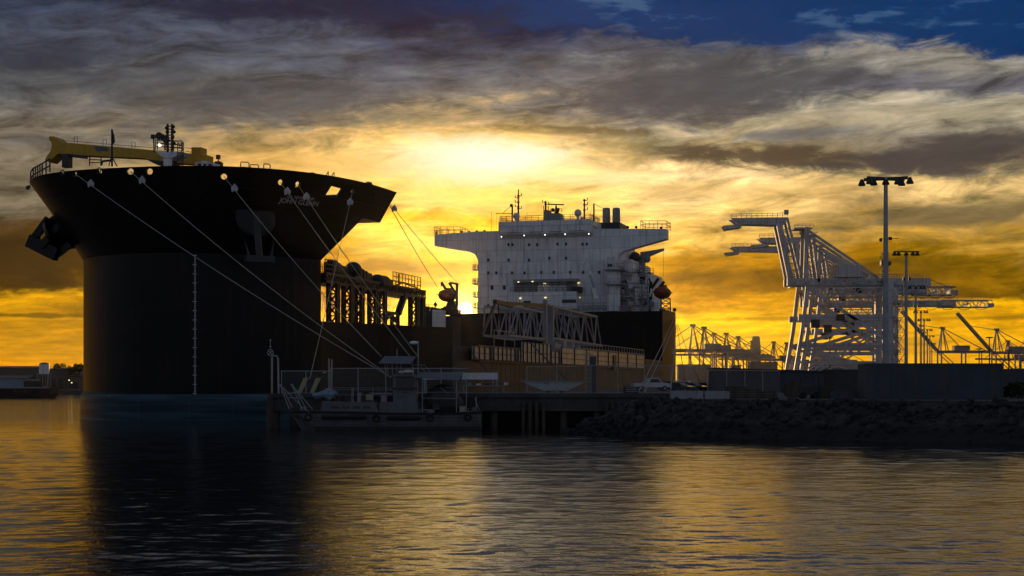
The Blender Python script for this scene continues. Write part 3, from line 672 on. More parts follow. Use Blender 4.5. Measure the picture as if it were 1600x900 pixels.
for u0, v0, s_ in ((488,273.5,20),(497,275.5,20),(576,288,25)):
    m = MB(); k = .55 if u0 == 497 else 1.; m.lathe(Q(u0,v0,s_)-Vector((0,0,.3*k)), [(.5*k,0),(.55*k,.15),(.4*k,.5*k),(.1,.62*k)], 10); m.box(Q(u0,v0+3.6,s_), (.9*k,.6,.18))
    if k == 1: m.tube([Q(u0-5,v0+4,s_),Q(u0-5,v0-2,s_),Q(u0-2,v0-4,s_)], .06, 5)
    m.build('deck_light', dark, ship)
# railing at the stem
MB().rail([PS(48,289,10),PS(52,283,9.5),PS(66,276,7),PS(78,269,6)], 1.5, .06, 1., 2).build('bow_railing', dark, ship)
MB().beam(PS(43,292,11),PS(47,291,11),.25).box(PS(43.5,293.5,11),(.3,.3,.4)).build('bow_lamp', dark, ship)

# --- lattice gantry on the fore deck
G = MB(); gx = 9.5
def GP(u, v): return PT(u, v, gx)
ya, yz = GP(508, 430).y, GP(664, 460).y
zt_ = GP(508, 423).z; zb_ = GP(508, 440).z; zd = 11.2
def zg(v, u): return GP(u, v).z
top = MB(); top.bb(gx-3.4,gx-.0,ya,yz,zt_-.9,zt_-.25); top.bb(gx-3.0,gx+.05,ya,yz,zb_-.15,zb_+.25)
top.truss((gx+.05,ya,zb_),(gx+.05,yz,zb_),(gx+.05,ya,zt_-.3),(gx+.05,yz,zt_-.3), 30, .28, .16)
top.bb(gx-1.5,gx-.2,ya,yz-9,zb_,zt_-.3)
top.build('gantry_deck', dark, ship)
legs = [(512,536,1),(536,560,1),(560,569,0),(569,582,1)]
def leg(u0, u1, n, zlow, w_=.34):
    y = GP((u0+u1)/2,480).y; x0 = PS(u0,480,y).x+w_/2; x1 = PS(u1,480,y).x-w_/2; m = MB()
    for yy_ in (y, y+.7):
        for x in (x0, x1): m.beam((x,yy_,zlow),(x,yy_,zb_-.1),w_)
    for k in range(n):
        za = zlow+(zb_-zlow)*k/n; zc = zlow+(zb_-zlow)*(k+1)/n
        m.beam((x0,y,za),(x1,y,zc),.2); m.beam((x1,y,za),(x0,y,zc),.2); m.beam((x0,y,za),(x1,y,za),.18)
        m.beam((x1,y,za),(x1,y+.7,zc),.16)
    m.build('lattice_leg', dark, ship)
for u0, u1 in ((510,528),(533.5,550),(552.5,566.5),(574,588),(588.5,602)): leg(u0, u1, 4, zd)
leg(638, 653, 5, 8.9, .42); leg(653, 662, 5, 8.9, .42)
m = MB(); yy = GP(567.5,480).y; m.rail([(gx-.5,yy,zd),(gx-.5,yy+1.6,zd)], 4.6, .06, .9, 12); m.build('gantry_ladder', dark, ship)
m = MB(); y0 = GP(612,500).y; y1 = GP(622,500).y; zz = zg(489,612); m.truss((gx,y0,8.9),(gx,y0,zz),(gx,y1,8.9),(gx,y1,zz),3,.4,.25,True)
m.beam((gx,GP(602,498).y,zg(498,602)),(gx,y0,zg(490,612)),.5); m.beam((gx,y1,zz),(gx,GP(632,475).y,zb_),.8,.6); m.beam((gx,GP(603,488).y,zz),(gx,y1,zz),.35); m.build('gantry_stair_tower', dark, ship)
MB().rail([(gx,ya,zt_-.25),(gx,GP(528,423).y,zt_-.25)], 1.7, .05, 1.3, 3).rail([(gx,GP(614,450).y,zt_-.25),(gx,yz-2,zt_-.25)], 1.9, .05, 1.3, 3).rail([(gx-3,ya,zt_-.25),(gx-3,yz,zt_-.25)], 1.3, .04, 1.6, 2).build('gantry_railing', dark, ship)
for u0, v0, r in ((559,421,1.05),(596,440,1.05)):
    m = MB(); p = GP(u0,v0); m.lathe((p.x-.6,p.y,p.z), [(r*.5,-.9),(r*.9,-.6),(r,0),(r*.9,.6),(r*.5,.9)], 18, 'y'); m.box((p.x-1,p.y,p.z-1.3),(2.2,2.2,.8)); m.build('cable_drum', dark, ship)
m = MB()
for u0, v0, w_, h_ in ((533,420,1.6,1.6),(544,421,1.1,.9),(571,428,1.4,1.4),(580,432,2.2,1.1),(607,441,1.6,1.3),(612,446,2.2,1.8),(550,432,3,1),(536,430,2,1.0)):
    p = GP(u0,v0); MB().box((gx-1.2,p.y,p.z),(1.2,w_*1.8,h_)).lathe((gx-1.2,p.y,p.z+h_*.45),[(h_*.3,-w_*.6),(h_*.34,0),(h_*.3,w_*.6)],10,'y').build('gantry_winch', dark, ship)
for u0, v0, v1 in ((629,428,441),(653.5,443,461)): m.beam((gx-.6,GP(u0,440).y,zg(v0,u0)),(gx-.6,GP(u0,440).y,zg(v1,u0)),.16)
for u0, v0, v1 in ((556,411,418),(569.5,421,434),(575,421,434),(579.5,423,434),(661,450,461)): MB().beam((gx-.6,GP(u0,440).y,zg(v0,u0)),(gx-.6,GP(u0,440).y,zg(v1,u0)),.16).build('gantry_pole', dark, ship)
p0 = GP(613,448); p1 = GP(629,441.5); p2 = GP(651,450); m.beam(p0,p1,.16); m.beam(GP(622,441.5),p1,.2); m.beam(p1,p2,.16); m.beam(p2,GP(651,461),.25)
m.build('gantry_stay_frame', dark, ship)
# dark filler box beside the tank, coamings at the gantry foot and amidships
lk = W2L(W(700,540,300)); MB().box((lk.x,lk.y,12.6),(3.4,6,9.6)).build('deck_box', dark, ship)  # added dark box closing the bright gap beside the tank
MB().bb(3,9.9,GP(640,500).y,GP(640,500).y+1,8.9,9.3).bb(-20,9,110,112,8.9,10.2).build('deck_coaming', dark, ship)

# --- grey deck tank, far side davits of the mid deck
a = W2L(W(656,535,262)); b = W2L(W(694,487,262))
m = MB(); z0, z1 = 8.9, b.z
m.prism([(a.x,a.y,z0),(b.x-1.8,b.y+1.5,z0),(b.x-1.8,b.y+1.5,z1),(a.x,a.y,z1)], (-.9,3.5,0)); m.build('tank_shaded_side', dark, ship)  # dark material paints the shaded part of the one grey tank
p0 = W2L(W(675.5,487,258)); p1 = W2L(W(694.5,487,260))
m = MB(); m.prism([(p0.x,p0.y,z0),(p1.x,p1.y,z0),(p1.x,p1.y,z1+.15),(p0.x,p0.y,z1+.15)], (-.6,2.5,0)); m.build('tank_lit_side', white, ship)  # white material paints the lit side of the same tank
m = MB(); rl = random.Random(2)
for k in range(16):
    u0 = 664+k*3.4; h_ = rl.uniform(1,3.2); p = W2L(W(u0,489,265)); m.box((p.x,p.y+1.5,p.z+h_*.15),(rl.uniform(.2,.7),.5,h_*.5))
m.rail([W2L(W(657,487,263)),W2L(W(694,487,264))], 1.2, .04, 1.3, 2); m.build('deck_valves', dark, ship)

# --- truss ramps stowed on the mid deck
m = MB(); tx = 19.
def TP(u, v): return PT(u, v, tx)
def tr(m, pts, w_): m.beam(TP(*pts[0]), TP(*pts[1]), w_)
def tframe(tl, tr_, bl, br, n, w_, name, mt_):
    m = MB(); A,B,C,D = TP(*tl),TP(*tr_),TP(*bl),TP(*br)
    for off in (0, -4.2):
        o = Vector((off,0,0)); m.truss(A+o,B+o,C+o,D+o,n,w_,w_*.55)
    for k in range(n+1):
        p = A+(B-A)*k/n; q = C+(D-C)*k/n; m.beam(p,p+Vector((-4.2,0,0)),w_*.5); m.beam(q,q+Vector((-4.2,0,0)),w_*.6)
    m.build(name, mt_, ship)
tframe((856,477),(932,495),(860,528),(939,540),7,.42,'truss_ramp',grey)
tframe((798,478),(848,488),(795,524),(850,530),5,.32,'truss_ramp',grey)
m = MB(); m.bb(tx-.3,tx+.3,TP(851,500).y,TP(853,500).y,8.9,TP(852,468).z); m.bb(tx-.3,tx+.7,TP(858,500).y,TP(860,500).y,8.9,TP(858,478).z); m.build('ramp_post', grey, ship)
m = MB(); tr(m,((775,471),(753,524)),.35); tr(m,((773,471),(800,478)),.6); tr(m,((778,472),(781,500)),.2); m.beam(TP(775,473),TP(850,477),.5); m.build('ramp_boom', dark, ship)
m = MB(); m.bb(tx-6,tx+.8,TP(768,527).y,TP(862,527).y,8.9,9.6); m.bb(14,24.5,TP(772,530).y,TP(860,530).y,8.9,9.4)
for u0,v0,h_ in ((866,536,1.6),(871,534,1.3),(880,537,2.0),(892,538,1.8),(902,540,1.4),(854,536,1.2)): p = PT(u0,v0,23.5); m.box((23.5,p.y,9.2+h_/2),(.8,2.2,h_))
m.build('deck_fittings', grey, ship)

# ================= superstructure
SS = 195.
def B(u, v, s=SS): return PS(u, v, s)
body = [B(679,366.5),B(783,360),B(935,357.5),B(1041,357),B(1041,373),B(1000,385),B(963,396),B(952,404),B(946.5,416),B(946.5,487),B(967,487)]
zdk = 20.4
pts = [B(679,366.5),B(748,361.5),B(935,357.5),B(1041,357.5),B(1041,373),B(1000,384.5),B(972,393),B(967,398),B(965,405)]
pts += [Vector((B(965,405).x,SS,zdk)), Vector((B(746,487).x,SS,zdk)), B(747,412),B(746,404),B(742,397.5),B(734,393.5),B(722,391.5),B(679,384)]
sb = MB(); sb.prism(pts, (0,3.2,0)); sb.bb(B(746.5,410).x,B(965,410).x,SS+3.1,SS+21,zdk,B(850,362).z); sb.build('superstructure', white, ship)
# bulkhead of the aft hull is the front of aft_hull; side block to port and aft casing
blk = MB(); xr = B(1020,440,214).x; blk.bb(B(965,430).x,B(1003,430,214).x,SS+6,SS+30,zdk,B(1000,412,214).z); blk.bb(B(996,430,212).x,B(1020,430,214).x,SS+16,SS+32,zdk,B(1016,428,214).z); blk.build('side_deckhouse', white, ship)
fn = MB(); fn.bb(B(937,350,212).x,B(976,350,212).x,206,216,B(937,360,206).z-1,B(937,348,206).z); fn.build('funnel_casing', dark, ship)
for u0 in (947.5, 963): p = B(u0,350,210); MB().lathe((p.x,210,p.z-1), [(.95,0),(.95,B(u0,326,210).z-p.z+.6),(.8,B(u0,325,210).z-p.z+1)], 14).build('exhaust_stack', grey, ship)
# bridge
bx0, bx1 = B(783.5,350).x, B(926.5,350).x; zb0, zb1 = B(855,369).z, B(855,348).z
br = MB(); br.bb(bx0,bx1,SS-2.5,SS+9,zb1-1.0,zb1+.25); br.bb(bx0+.4,bx1-.4,SS-2.1,SS+9,zb0+.5,zb0+2.0); br.prism([(bx0,SS-2.6,zb0+2.05),(bx0,SS-2.6,zb0+.9),(bx0,SS,zb0-.3),(bx0,SS,zb0+2.05)], (bx1-bx0,0,0)); br.build('bridge', white, ship)
zw0, zw1 = zb0+2.05, zb1-1.0
MB().bb(bx0+.6,bx1-.6,SS-1.9,SS-.3,zw0-.05,zw1+.05).build('bridge_glazing', glass, ship)
fr = [500,548,583,615,664,710,760,805,857,898,937,985]
m = MB()
for x_ in fr: p = B(660+x_/3.81,355).x; m.bb(p-.16,p+.16,SS-2.35,SS-1.88,zw0,zw1)
m.bb(bx0,bx0+.5,SS-2.4,SS-1.9,zw0,zw1); m.bb(bx1-.5,bx1,SS-2.4,SS-1.9,zw0,zw1); m.build('window_mullion', white, ship)
for a, b in ((618,662),(712,757),(808,855),(862,895),(940,985)):
    m = MB(); m.bb(B(660+a/3.81+1,355).x,B(660+b/3.81-1,355).x,SS-2.2,SS-2.1,zw1-.55,zw1-.02).build('window_blind', grey, ship)
# small windows
WN = [(390,(513,537,635,683,805,855,953,979),(2.7,3.8)),(474,(392,513,635,756,855),(2.7,4)),(558,(392,440,534,609,708,782,880,957,1053),(2.7,4)),(645,(415,488),(4,6)),(750,(392,),(2.5,3))]
for y_, xs, (w_, h_) in WN:
    for x_ in xs:
        u0 = 660+x_/3.81; v0 = 280+y_/3.81+(2 if y_ == 474 and x_ < 650 else 0) - (0 if x_ < 700 else 1.0)
        p = B(u0, v0, SS); ww = w_*SS*0+w_*.147; hh = h_*.147
        wf = MB(); wf.bb(p.x-ww/2-.08,p.x+ww/2+.08,SS-.06,SS-.003,p.z-hh/2-.08,p.z+hh/2+.08); wo = wf.build('window', grey, ship)
        MB().bb(p.x-ww/2,p.x+ww/2,SS-.09,SS-.062,p.z-hh/2,p.z+hh/2).build('pane', glass, wo)
# platforms, painted recess panels and low front blocks
def fb(name, m_, u0, u1, v0, v1, d0, d1):
    a = B(u0,v0,SS-d1); b = B(u1,v1,SS-d1); return MB().bb(a.x,b.x,SS-d0,SS-d1,b.z,a.z).build(name, m_, ship)
fb('recess_shade', grey, 803,840,440,456,-.2,.05); fb('recess_shade', grey, 885,902,437,456,-.2,.06)  # flat grey panels paint the shade of the front recesses
fb('door_panel', grey, 806,820,446,455,0,.2); fb('store_box', dark, 893,907,448,457,0,2.2); fb('canopy', grey, 802,902,437,439.5,0,2.2)
fb('front_house', white, 797,901,457,483,0,3.4); fb('front_house', white, 775,797,461,485,0,2.2)
fb('house_window', glass, 818,829,470,474,3.4,3.5); fb('house_window', glass, 878,900,468,473,3.4,3.5)
MB().rail([B(797,457,SS-3.3),B(901,457,SS-3.3)], 1.1, .05, 1.6, 3).rail([B(840,447,SS-.5),B(885,447,SS-.5)], 1.1, .05, 1.6, 3).build('front_railing', dark, ship)
for v0 in (420.5, 442.5, 463, 480):
    p = B(746,v0); m = MB(); m.bb(p.x-1.25,p.x,SS,SS+2.4,p.z-.25,p.z); m.rail([(p.x,SS,p.z),(p.x-1.2,SS,p.z),(p.x-1.2,SS+2.4,p.z),(p.x,SS+2.4,p.z)], 1.1, .05, .7, 2); m.build('side_platform', grey, ship)
# roof gear
rz = zb1+.25
MB().rail([(bx0+.2,SS-2,rz),(bx1-.2,SS-2,rz),(bx1-.2,SS+8,rz),(bx0+.2,SS+8,rz)], 1.25, .05, 1.5, 3, True).build('roof_railing', grey, ship)
def mast(u0, vt, vb, arms, s=SS+2):
    m = MB(); a = B(u0,vb,s); b = B(u0,vt,s); m.tube([a,b], .24, 7, .14)
    for k, (dv_, sg) in enumerate(arms): p = B(u0,vt+dv_,s); m.beam(p, p+Vector((sg*.75,0,0)), .14); m.beam(p+Vector((sg*.75,0,0)), p+Vector((sg*.75,0,.55)), .16); m.ball(p, .3)
    return m
mast(810,296,349,((13,-1),(20,-1),(27,-1),(10,1),(30,1))).build('signal_mast', dark, ship)
mast(913,311,347,((2,1),(9,1),(17,1)), SS+2).build('signal_mast', dark, ship)
mast(852.5,314,330,((2,-1),(5,1))).build('signal_mast', dark, ship)
def dome(u0, v0, r, vb): p = B(u0,v0,SS+1); m = MB(); m.ball(p, r, 1, 1, 1.1, 18); m.tube([B(u0,vb,SS+1), p], r*.45, 8, r*.3); m.build('radome', white, ship, True)
dome(807,338,.78,349); dome(903,333,.85,347); dome(909,341,.38,347)
m = MB(); m.prism([B(849,328),B(857,328),B(857,348),B(849,348)], (0,3,0)); m.prism([B(858,333),B(875,333),B(877,347),B(857,347)], (0,3,0)); m.build('mast_house', grey, ship)
m = MB(); m.rail([B(849,328),B(857,328)],.9,.05,.8,2); m.rail([B(860,333),B(878,333)],1.,.05,.8,2); m.tube([B(869,333),B(869,321)],.35,8,.2); m.beam(B(856,319),B(881,320),.35,.28); m.ball(B(864,328),.45); m.tube([B(871,333),B(873,325)],.3,8); m.build('radar_scanner', dark, ship)
m = MB(); m.tube([B(800.5,349),B(800.5,322)],.2,6); m.ball(B(799,321),.4); m.beam(B(799,321),B(785,334),.1); m.beam(B(775,333.5),B(800,333.5),.13)
for u0 in (776,784,792): m.beam(B(u0,334),B(u0,358),.03)
m.build('antenna_davit', dark, ship)
m = MB(); m.tube([B(928,346),B(928,318)],.18,6); m.beam(B(928,318),B(945,327),.1); m.beam(B(928,328),B(945,328.5),.08); m.beam(B(928,333),B(919,346),.07); m.build('antenna_davit', dark, ship)
for u0 in (881,895,823.5,768): MB().beam(B(u0,331),B(u0,349 if u0 > 780 else 362),.05).build('whip_antenna', dark, ship)
for u0, u1, vb, vt in ((678.5,719,366,354.5),(1001,1041,357,345)):
    m = MB(); a = B(u0,vb,SS+2); b = B(u1,vb,SS+2); hh = B(u0,vt,SS+2).z-a.z; m.rail([a,b,b+Vector((0,6,0)),a+Vector((0,6,0))], hh, .05, 1.8, 2, True); m.build('wing_cage', dark, ship)
for u0, v0 in ((721,362),(733,362.5),(745,361.5),(757,361),(682,364),(981,355),(994,355),(1033,356)):
    m = MB(); p = B(u0,v0,SS+1); m.ball(p, .33); m.beam(p, p-Vector((0,0,1.1)), .16); m.build('wing_floodlight', dark, ship)
for u0, v0 in ((783.5,370),(819,368),(851.5,367),(883,366),(920,365.5)): p = B(u0,v0,SS-2.9); MB().ball(p, .15).build('bridge_lamp', lampw, ship)
for u0, v0, d in ((810,440.6,2.3),(832,440,2.3),(851,443,.3),(904,442,.3),(813,466,3.6),(852,465,3.6),(775,470.5,2.4),(905,465,.3)):
    p = B(u0,v0,SS-d); MB().box(p, (.42,.1,.14)).build('deck_lamp', lampy, ship)
# port side: stair drum, jib crane, shelves
m = MB(); p = B(958.5,487,SS-4); m.lathe((p.x,p.y,zdk), [(1.55,0),(1.55,B(958,424,SS-4).z-zdk)], 18); m.build('crane_column', white, ship, True)
m = MB()
for v0 in (420.5, 443): a = B(944,v0,SS-6.5); b = B(975,v0,SS-6.5); m.bb(a.x,b.x,SS-6.5,SS-1,a.z-.3,a.z); m.rail([(a.x,SS-6.4,a.z),(b.x,SS-6.4,a.z)],1.1,.04,1.2,2)
m.build('column_platform', grey, ship)
MB().prism([B(947,420,SS-5),B(947,404,SS-5),B(951,398.5,SS-5),B(959,399,SS-5),B(959,420,SS-5)], (0,2.5,0)).build('crane_cab', white, ship)
MB().prism([B(949,412,SS-5.05),B(956,412,SS-5.05),B(957,417,SS-5.05),B(949,417,SS-5.05)], (0,.04,0)).build('cab_window', glass, ship)
m = MB(); m.beam(B(918,408,SS-5),B(947,419.5,SS-5),.35); m.beam(B(918,407,SS-5),B(947,406,SS-5),.22); m.beam(B(954,399,SS-5),B(961,405,SS-5),.3); m.tube([B(961,405,SS-5),B(965,410,SS-5),B(966,418,SS-5)],.25,6); m.build('jib_strut', white, ship)
m = MB(); m.prism([B(913,409,SS-5.5),B(919,407,SS-5.5),B(936,466,SS-5.5),B(929,468,SS-5.5)], (0,.9,0)); m.beam(B(911,411,SS-5.5),B(917,403,SS-5.5),.5); bo = m.build('crane_boom', white, ship)
a = B(920.5,424,SS-5.6); b = B(930,455,SS-5.6); text_mesh('boom_lettering', 'MUNVO', .85, dark, (a+b)/2, (b-a), Vector((b-a)).cross(Vector((0,1,0)))*-1, ship, .02)
m = MB(); a = B(912,478,SS-2); b = B(978,479,SS-2); zr = zdk+.1; m.rail([(a.x,SS-3,zr),(b.x,SS-3,zr)],1.9,.07,2.4,3)
for k in range(10): x0 = a.x+(b.x-a.x)*k/10; x1 = a.x+(b.x-a.x)*(k+1)/10; m.beam((x0,SS-3.4,zr+(.2 if k%2 else 1.1)),(x1,SS-3.4,zr+(1.1 if k%2 else .2)),.16)
m.build('bulkhead_railing', grey, ship)
m = MB(); m.rail([(-24.8,190.2,zdk),(24.8,190.2,zdk)],1.1,.045,1.6,3); m.build('deck_railing', grey, ship)
for (u0,v0,u1,v1,d) in ((975,414,1001,422,3),(978,437,1006,445,3),(973,463,992,461,2),(976,466,1005,474,3)):
    m = MB(); a = B(u0,v0,SS+d); b = B(u1,v1,SS+d); m.prism([a,b,b-Vector((0,0,.35)),B(u0+4,v1+3,SS+d)], (0,6,0)); m.rail([a,b],1.0,.04,1.,2); m.build('side_shelf', white, ship)
rs = random.Random(5)
for k in range(46):
    u0 = rs.uniform(972,1018); v0 = rs.uniform(425,482); p = B(u0,v0,SS+rs.uniform(2,5)); w_, h_ = rs.uniform(.3,1.5), rs.uniform(.25,1.5); mt_ = (grey, dark, white)[k % 3]
    if k % 4 == 0: MB().lathe((p.x,p.y,p.z-h_/2), [(w_*.4,0),(w_*.4,h_),(w_*.2,h_+.2)], 10).build('vent_pipe', mt_, ship)
    elif k % 4 == 1: MB().box(p,(w_*1.6,1.2,.12)).rail([(p.x-w_*.8,p.y-.6,p.z+.06),(p.x+w_*.8,p.y-.6,p.z+.06)],1.,.04,.8,2).build('small_platform', mt_, ship)
    else: MB().box(p,(w_,.6,h_)).box(p+Vector((0,-.32,0)),(w_*.7,.05,h_*.6)).build('deck_box', mt_, ship)
m = MB(); 
for u0 in (980,991,1003,1012): m.tube([B(u0,484,SS+1.5),B(u0,rs.uniform(425,450),SS+1.5)],.14,6)
for k in range(5): v0 = 430+k*12; m.beam(B(975,v0,SS+1.5),B(1015,v0+3,SS+1.5),.12)
m.build('pipe_run', grey, ship)
MB().tube([B(990,414,SS+14),B(990,400,SS+14)],.8,8).ball(B(992,402,SS+14),1.3).build('vent_cowl', dark, ship); MB().rail([B(972,410,SS+14),B(1002,412,SS+14)],1.6,.05,1.2,3).build('deck_railing', dark, ship); MB().tube([B(983,412,SS+14),B(981,399,SS+14)],.3,6).build('vent_pipe', dark, ship)
m = MB(); s_ = SS+16; m.tube([B(1003,430,s_),B(1003,404,s_)],.85,10); m.prism([B(1000,394,s_),B(1037,388,s_),B(1037,391,s_),B(1016,400,s_),B(1008,406,s_),B(1000,404,s_)], (0,1.,0)); m.ball(B(1011,405,s_),.9); m.build('stores_crane', grey, ship)
m = MB(); m.beam(B(1036.5,390,s_),B(1036.5,440,s_),.07); m.box(B(1036.5,441,s_),(.4,.4,.7)); m.build('crane_hook', dark, ship)
m = MB()
for a_, b_ in (((1017,452),(1029,435)),((1025,456),(1038,440)),((1016,487),(1017,440))): m.beam(B(*a_,SS+8),B(*b_,SS+8),.75,.6)
m.tube([B(1016,440,SS+8),B(1013,430,SS+8),B(1015,425,SS+8)],.2,6); m.build('boat_davit', dark, ship)
m = MB(); A,B_,C,D = B(1033,466,SS+8),B(1047,466,SS+8),B(1033,490,SS+8),B(1048,490,SS+8); m.truss(A,C,B_,D,3,.28,.2,True); m.build('davit_frame', galv, ship)
m = MB(); p = B(1023,490,SS+4); m.lathe((p.x,p.y,zdk-.3),[(1.0,0),(1.0,2.4),(1.15,2.5),(.95,3.2),(.3,3.5)],14); m.build('vent_cowl', white, ship, True)
m = MB(); 
for k in range(7): p = B(1034+k*3,490+k*1.2,SS+6+k*3); m.box((p.x,p.y,20.9),(.8,1.6,.9))
m.ball(B(1054,484,SS+30),.5); m.build('stern_fittings', dark, ship)
# left lifeboat davit
m = MB(); Bs = lambda u0,v0: PS(u0,v0,SS+3)
for a_, b_ in (((690,441),(699,456)),((702,442),(712,458)),((714,443),(714,490)),((703,441.5),(716,444)),((712,458),(707,470))): m.beam(Bs(*a_),Bs(*b_),.55,.5)
m.prism([Bs(700,470),Bs(710,470),Bs(714,492),Bs(690,492)], (0,2,0)); m.beam(Bs(689.5,441),Bs(689.5,448),.2); m.build('boat_davit', dark, ship)
def lifeboat(c, rx, ry, rz_, lab):
    t = thing('lifeboat', L2W(c-Vector((0,0,rz_))), lab, 'lifeboat', 'enclosed lifeboats hung from davits', rz=SHA)
    rg = []
    for k in range(13):
        a = -1+2*k/12.; f = (max(0, 1-abs(a)**2.6))**.5+.04; rg.append([(math.cos(q*math.pi/8)*rx*f, a*ry, rz_+math.sin(q*math.pi/8)*rz_*f*(1.0 if math.sin(q*math.pi/8) < 0 else .85)) for q in range(16)])
    MB().rings(rg).build('boat_hull', orange, t, True)
    MB().bb(-rx*.35,rx*.35,ry*.25,ry*.7,rz_*1.75,rz_*2.2).build('cockpit', orange, t); MB().bb(-rx*1.04,rx*1.04,-ry*.75,ry*.75,rz_*.95,rz_*1.08).build('rubbing_strake', dark, t)
lifeboat(PS(1035,457,SS+9), 1.85, 3.8, 1.5, 'orange enclosed lifeboat hanging at the right side of the white bridge block')
lifeboat(PS(699,461.5,SS+4), 1.8, 3.8, 1.55, 'dark silhouetted lifeboat hanging left of the white bridge block beside the sun')
# ================================================================ MOORING LINES
def sag(a, b, s=.6, n=14):
    a, b = Vector(a), Vector(b); return [a+(b-a)*k/n - Vector((0,0,s*4*(k/n)*(1-k/n))) for k in range(n+1)]
def line(name, a, b, label, r=.06, s=.5, guard=None, m=rope, cat='rope', grp='mooring lines of the ship'):
    mb = MB(); mb.tube(sag(a, b, s), r, 5); t = mb.build(name, m); tag(t, label, cat, grp)
    if guard:
        p = Vector(a)+(Vector(b)-Vector(a))*guard; d = (Vector(b)-Vector(a)).normalized(); gm = MB()
        x = Vector((1,.15,0)).normalized(); z = Vector((0,0,1))
        gm.prism([p+x*.3-z*.3, p+x*.36+z*.08, p+z*.52, p-x*.36+z*.1, p-x*.28-z*.4, p-z*.24], Vector((.02,.08,.02))); gm.build('rat_guard', markwhite if m is rope else dark, t)
    return t
ZP = 3.0; HAZE = 8e-6
def fl_(u, v): return L2W(on_bulwark(u, v))
def onpier(u, v, Y): return W(u, v, Y)
MLN = [((118,272),W(612,590,140),.055,'longest mooring line, from the left-hand fairlead of the bow down to the pier',.6),
       ((204,268),W(600,581,143),.05,'mooring line with a pale guard below the radar mast, second from the left',.6),
       ((350,276),W(596,557,150),.07,'mooring line with a pale guard between the radar mast and the ship name',.5),
       ((438,285),W(640,556,158),.055,'mooring line leaving the fairlead left of the ship name',.3),
       ((465,288),W(652,556,159),.075,'mooring line with a pale guard hanging right over the ship name',.3)]
for (u0, v0), b, g, lab, s_ in MLN: line('mooring_line', fl_(u0, v0), b, lab, .045, s_, g)
line('mooring_line', fl_(551, 298), W(484,592,137), 'steep mooring line dropping back leftward from the right part of the bow', .04, .15, .075)
line('mooring_line', fl_(605, 308)+Vector((.4,.2,-.9)), L2W(B(757,489,SS-6)), 'mooring line crossing the bright sky from the bow tip to the bridge block', .045, .3, .02, m=rope)
line('mooring_line', fl_(605, 308)+Vector((.3,.2,-1.0)), W(684,449,300), 'mooring line from the bow tip down to the silhouetted lifeboat davit', .045, .3, None, m=darkrope)
line('mooring_line', L2W(PT(827,534,25.6)), W(892,600,180), 'dark mooring line slanting down across the lit brown hull side', .09, .05, None, m=darkrope)
line('mooring_line', L2W(PT(738,552,25.6)), W(770,590,170), 'short dark mooring line down the shaded hull side above the canvas shelter', .07, .05, None, m=darkrope)
for k, (a, b, lab) in enumerate([((1053,498,360),(992,622,150),'pale mooring line from the stern to the pier end, leftmost of the stern lines'),((1056,502,362),(1003,622,150),'pale mooring line from the stern, second of the stern lines'),
        ((1057,505,365),(1047,622,152),'pale mooring line from the stern down to the bank top'),((1058,508,365),(1072,606,200),'dark mooring line from the stern towards the parked cars'),((1059,506,366),(1096,604,210),'dark mooring line from the stern, rightmost of the stern lines')]):
    line('mooring_line', W(*a), W(*b), lab, .07 if k < 3 else .06, .3, (.6 if k == 2 else None), m=rope if k < 3 else darkrope)

# ================================================================ PIER
pier = thing('pier', (5,150,0), 'dark concrete pier on piles in front of the ship', 'pier')
def PB(): return MB()
def loc(mb, o): o = Vector(o); mb.v = [v-o for v in mb.v]; return mb
PO = (5,150,0)
outl = [(-21.5,134),(18.3,134),(19.5,140),(30,220),(44,316),(34.5,322),(-1,192),(-14,166),(-20,150)]
m = MB(); m.prism([(x,y,2.35) for x,y in outl], (0,0,.65)); loc(m,PO).build('pier_deck', concrete, pier)
m = MB(); m.bb(-21.6,17.4,133.6,134.3,1.55,3.12); m.bb(-21.6,17.4,133.4,133.6,2.75,3.0); loc(m,PO).build('edge_beam', concrete, pier)
m = MB(); m.bb(15.2,18.2,133.0,137,-.5,3.05); loc(m,PO).build('abutment', concrete, pier)
m = MB(); m.bb(-21,18,142,142.4,-2,2.4); loc(m,PO).build('pier_shade_wall', dark, pier)  # added dark wall that keeps the space under the pier black
for k, x in enumerate([-21,-18,-15,-12,-8.5,-4.8,-1.6,1.6,4.6,7.6,10.6,13.4]):
    m = MB(); m.tube([(x,134.2,-2),(x,134.2,1.6)],.32,10); loc(m,PO).build('pile', timber, pier)
    if k % 2: m = MB(); m.tube([(x+.2,138,-2),(x+.2,138,2.4)],.32,8); loc(m,PO).build('pile', timber, pier)
for x0, x1 in ((-4.8,-3.2),(1.0,2.8),(8.4,10)):
    m = MB()
    for q in range(4): m.box((x0+(x1-x0)*q/3, 133.3, .9), (.28,.3,2.9))
    loc(m,PO).build('timber_fender', timber, pier)
# mooring dolphin pile beside the small boat's bow
def simple(name, mb, m_, lab, cat, o, grp=None, smooth=False):
    ob = loc(mb, o).build(name, m_, None, smooth); ob.location = o; return tag(ob, lab, cat, grp)
p = W(421.5,668,133); m = MB(); m.tube([(p.x,p.y,-1.5),(p.x,p.y,2.75)],.3,12,.26); simple('mooring_pile', m, timber, 'dark timber pile standing in the water left of the small boat', 'pile', (p.x,p.y,0))
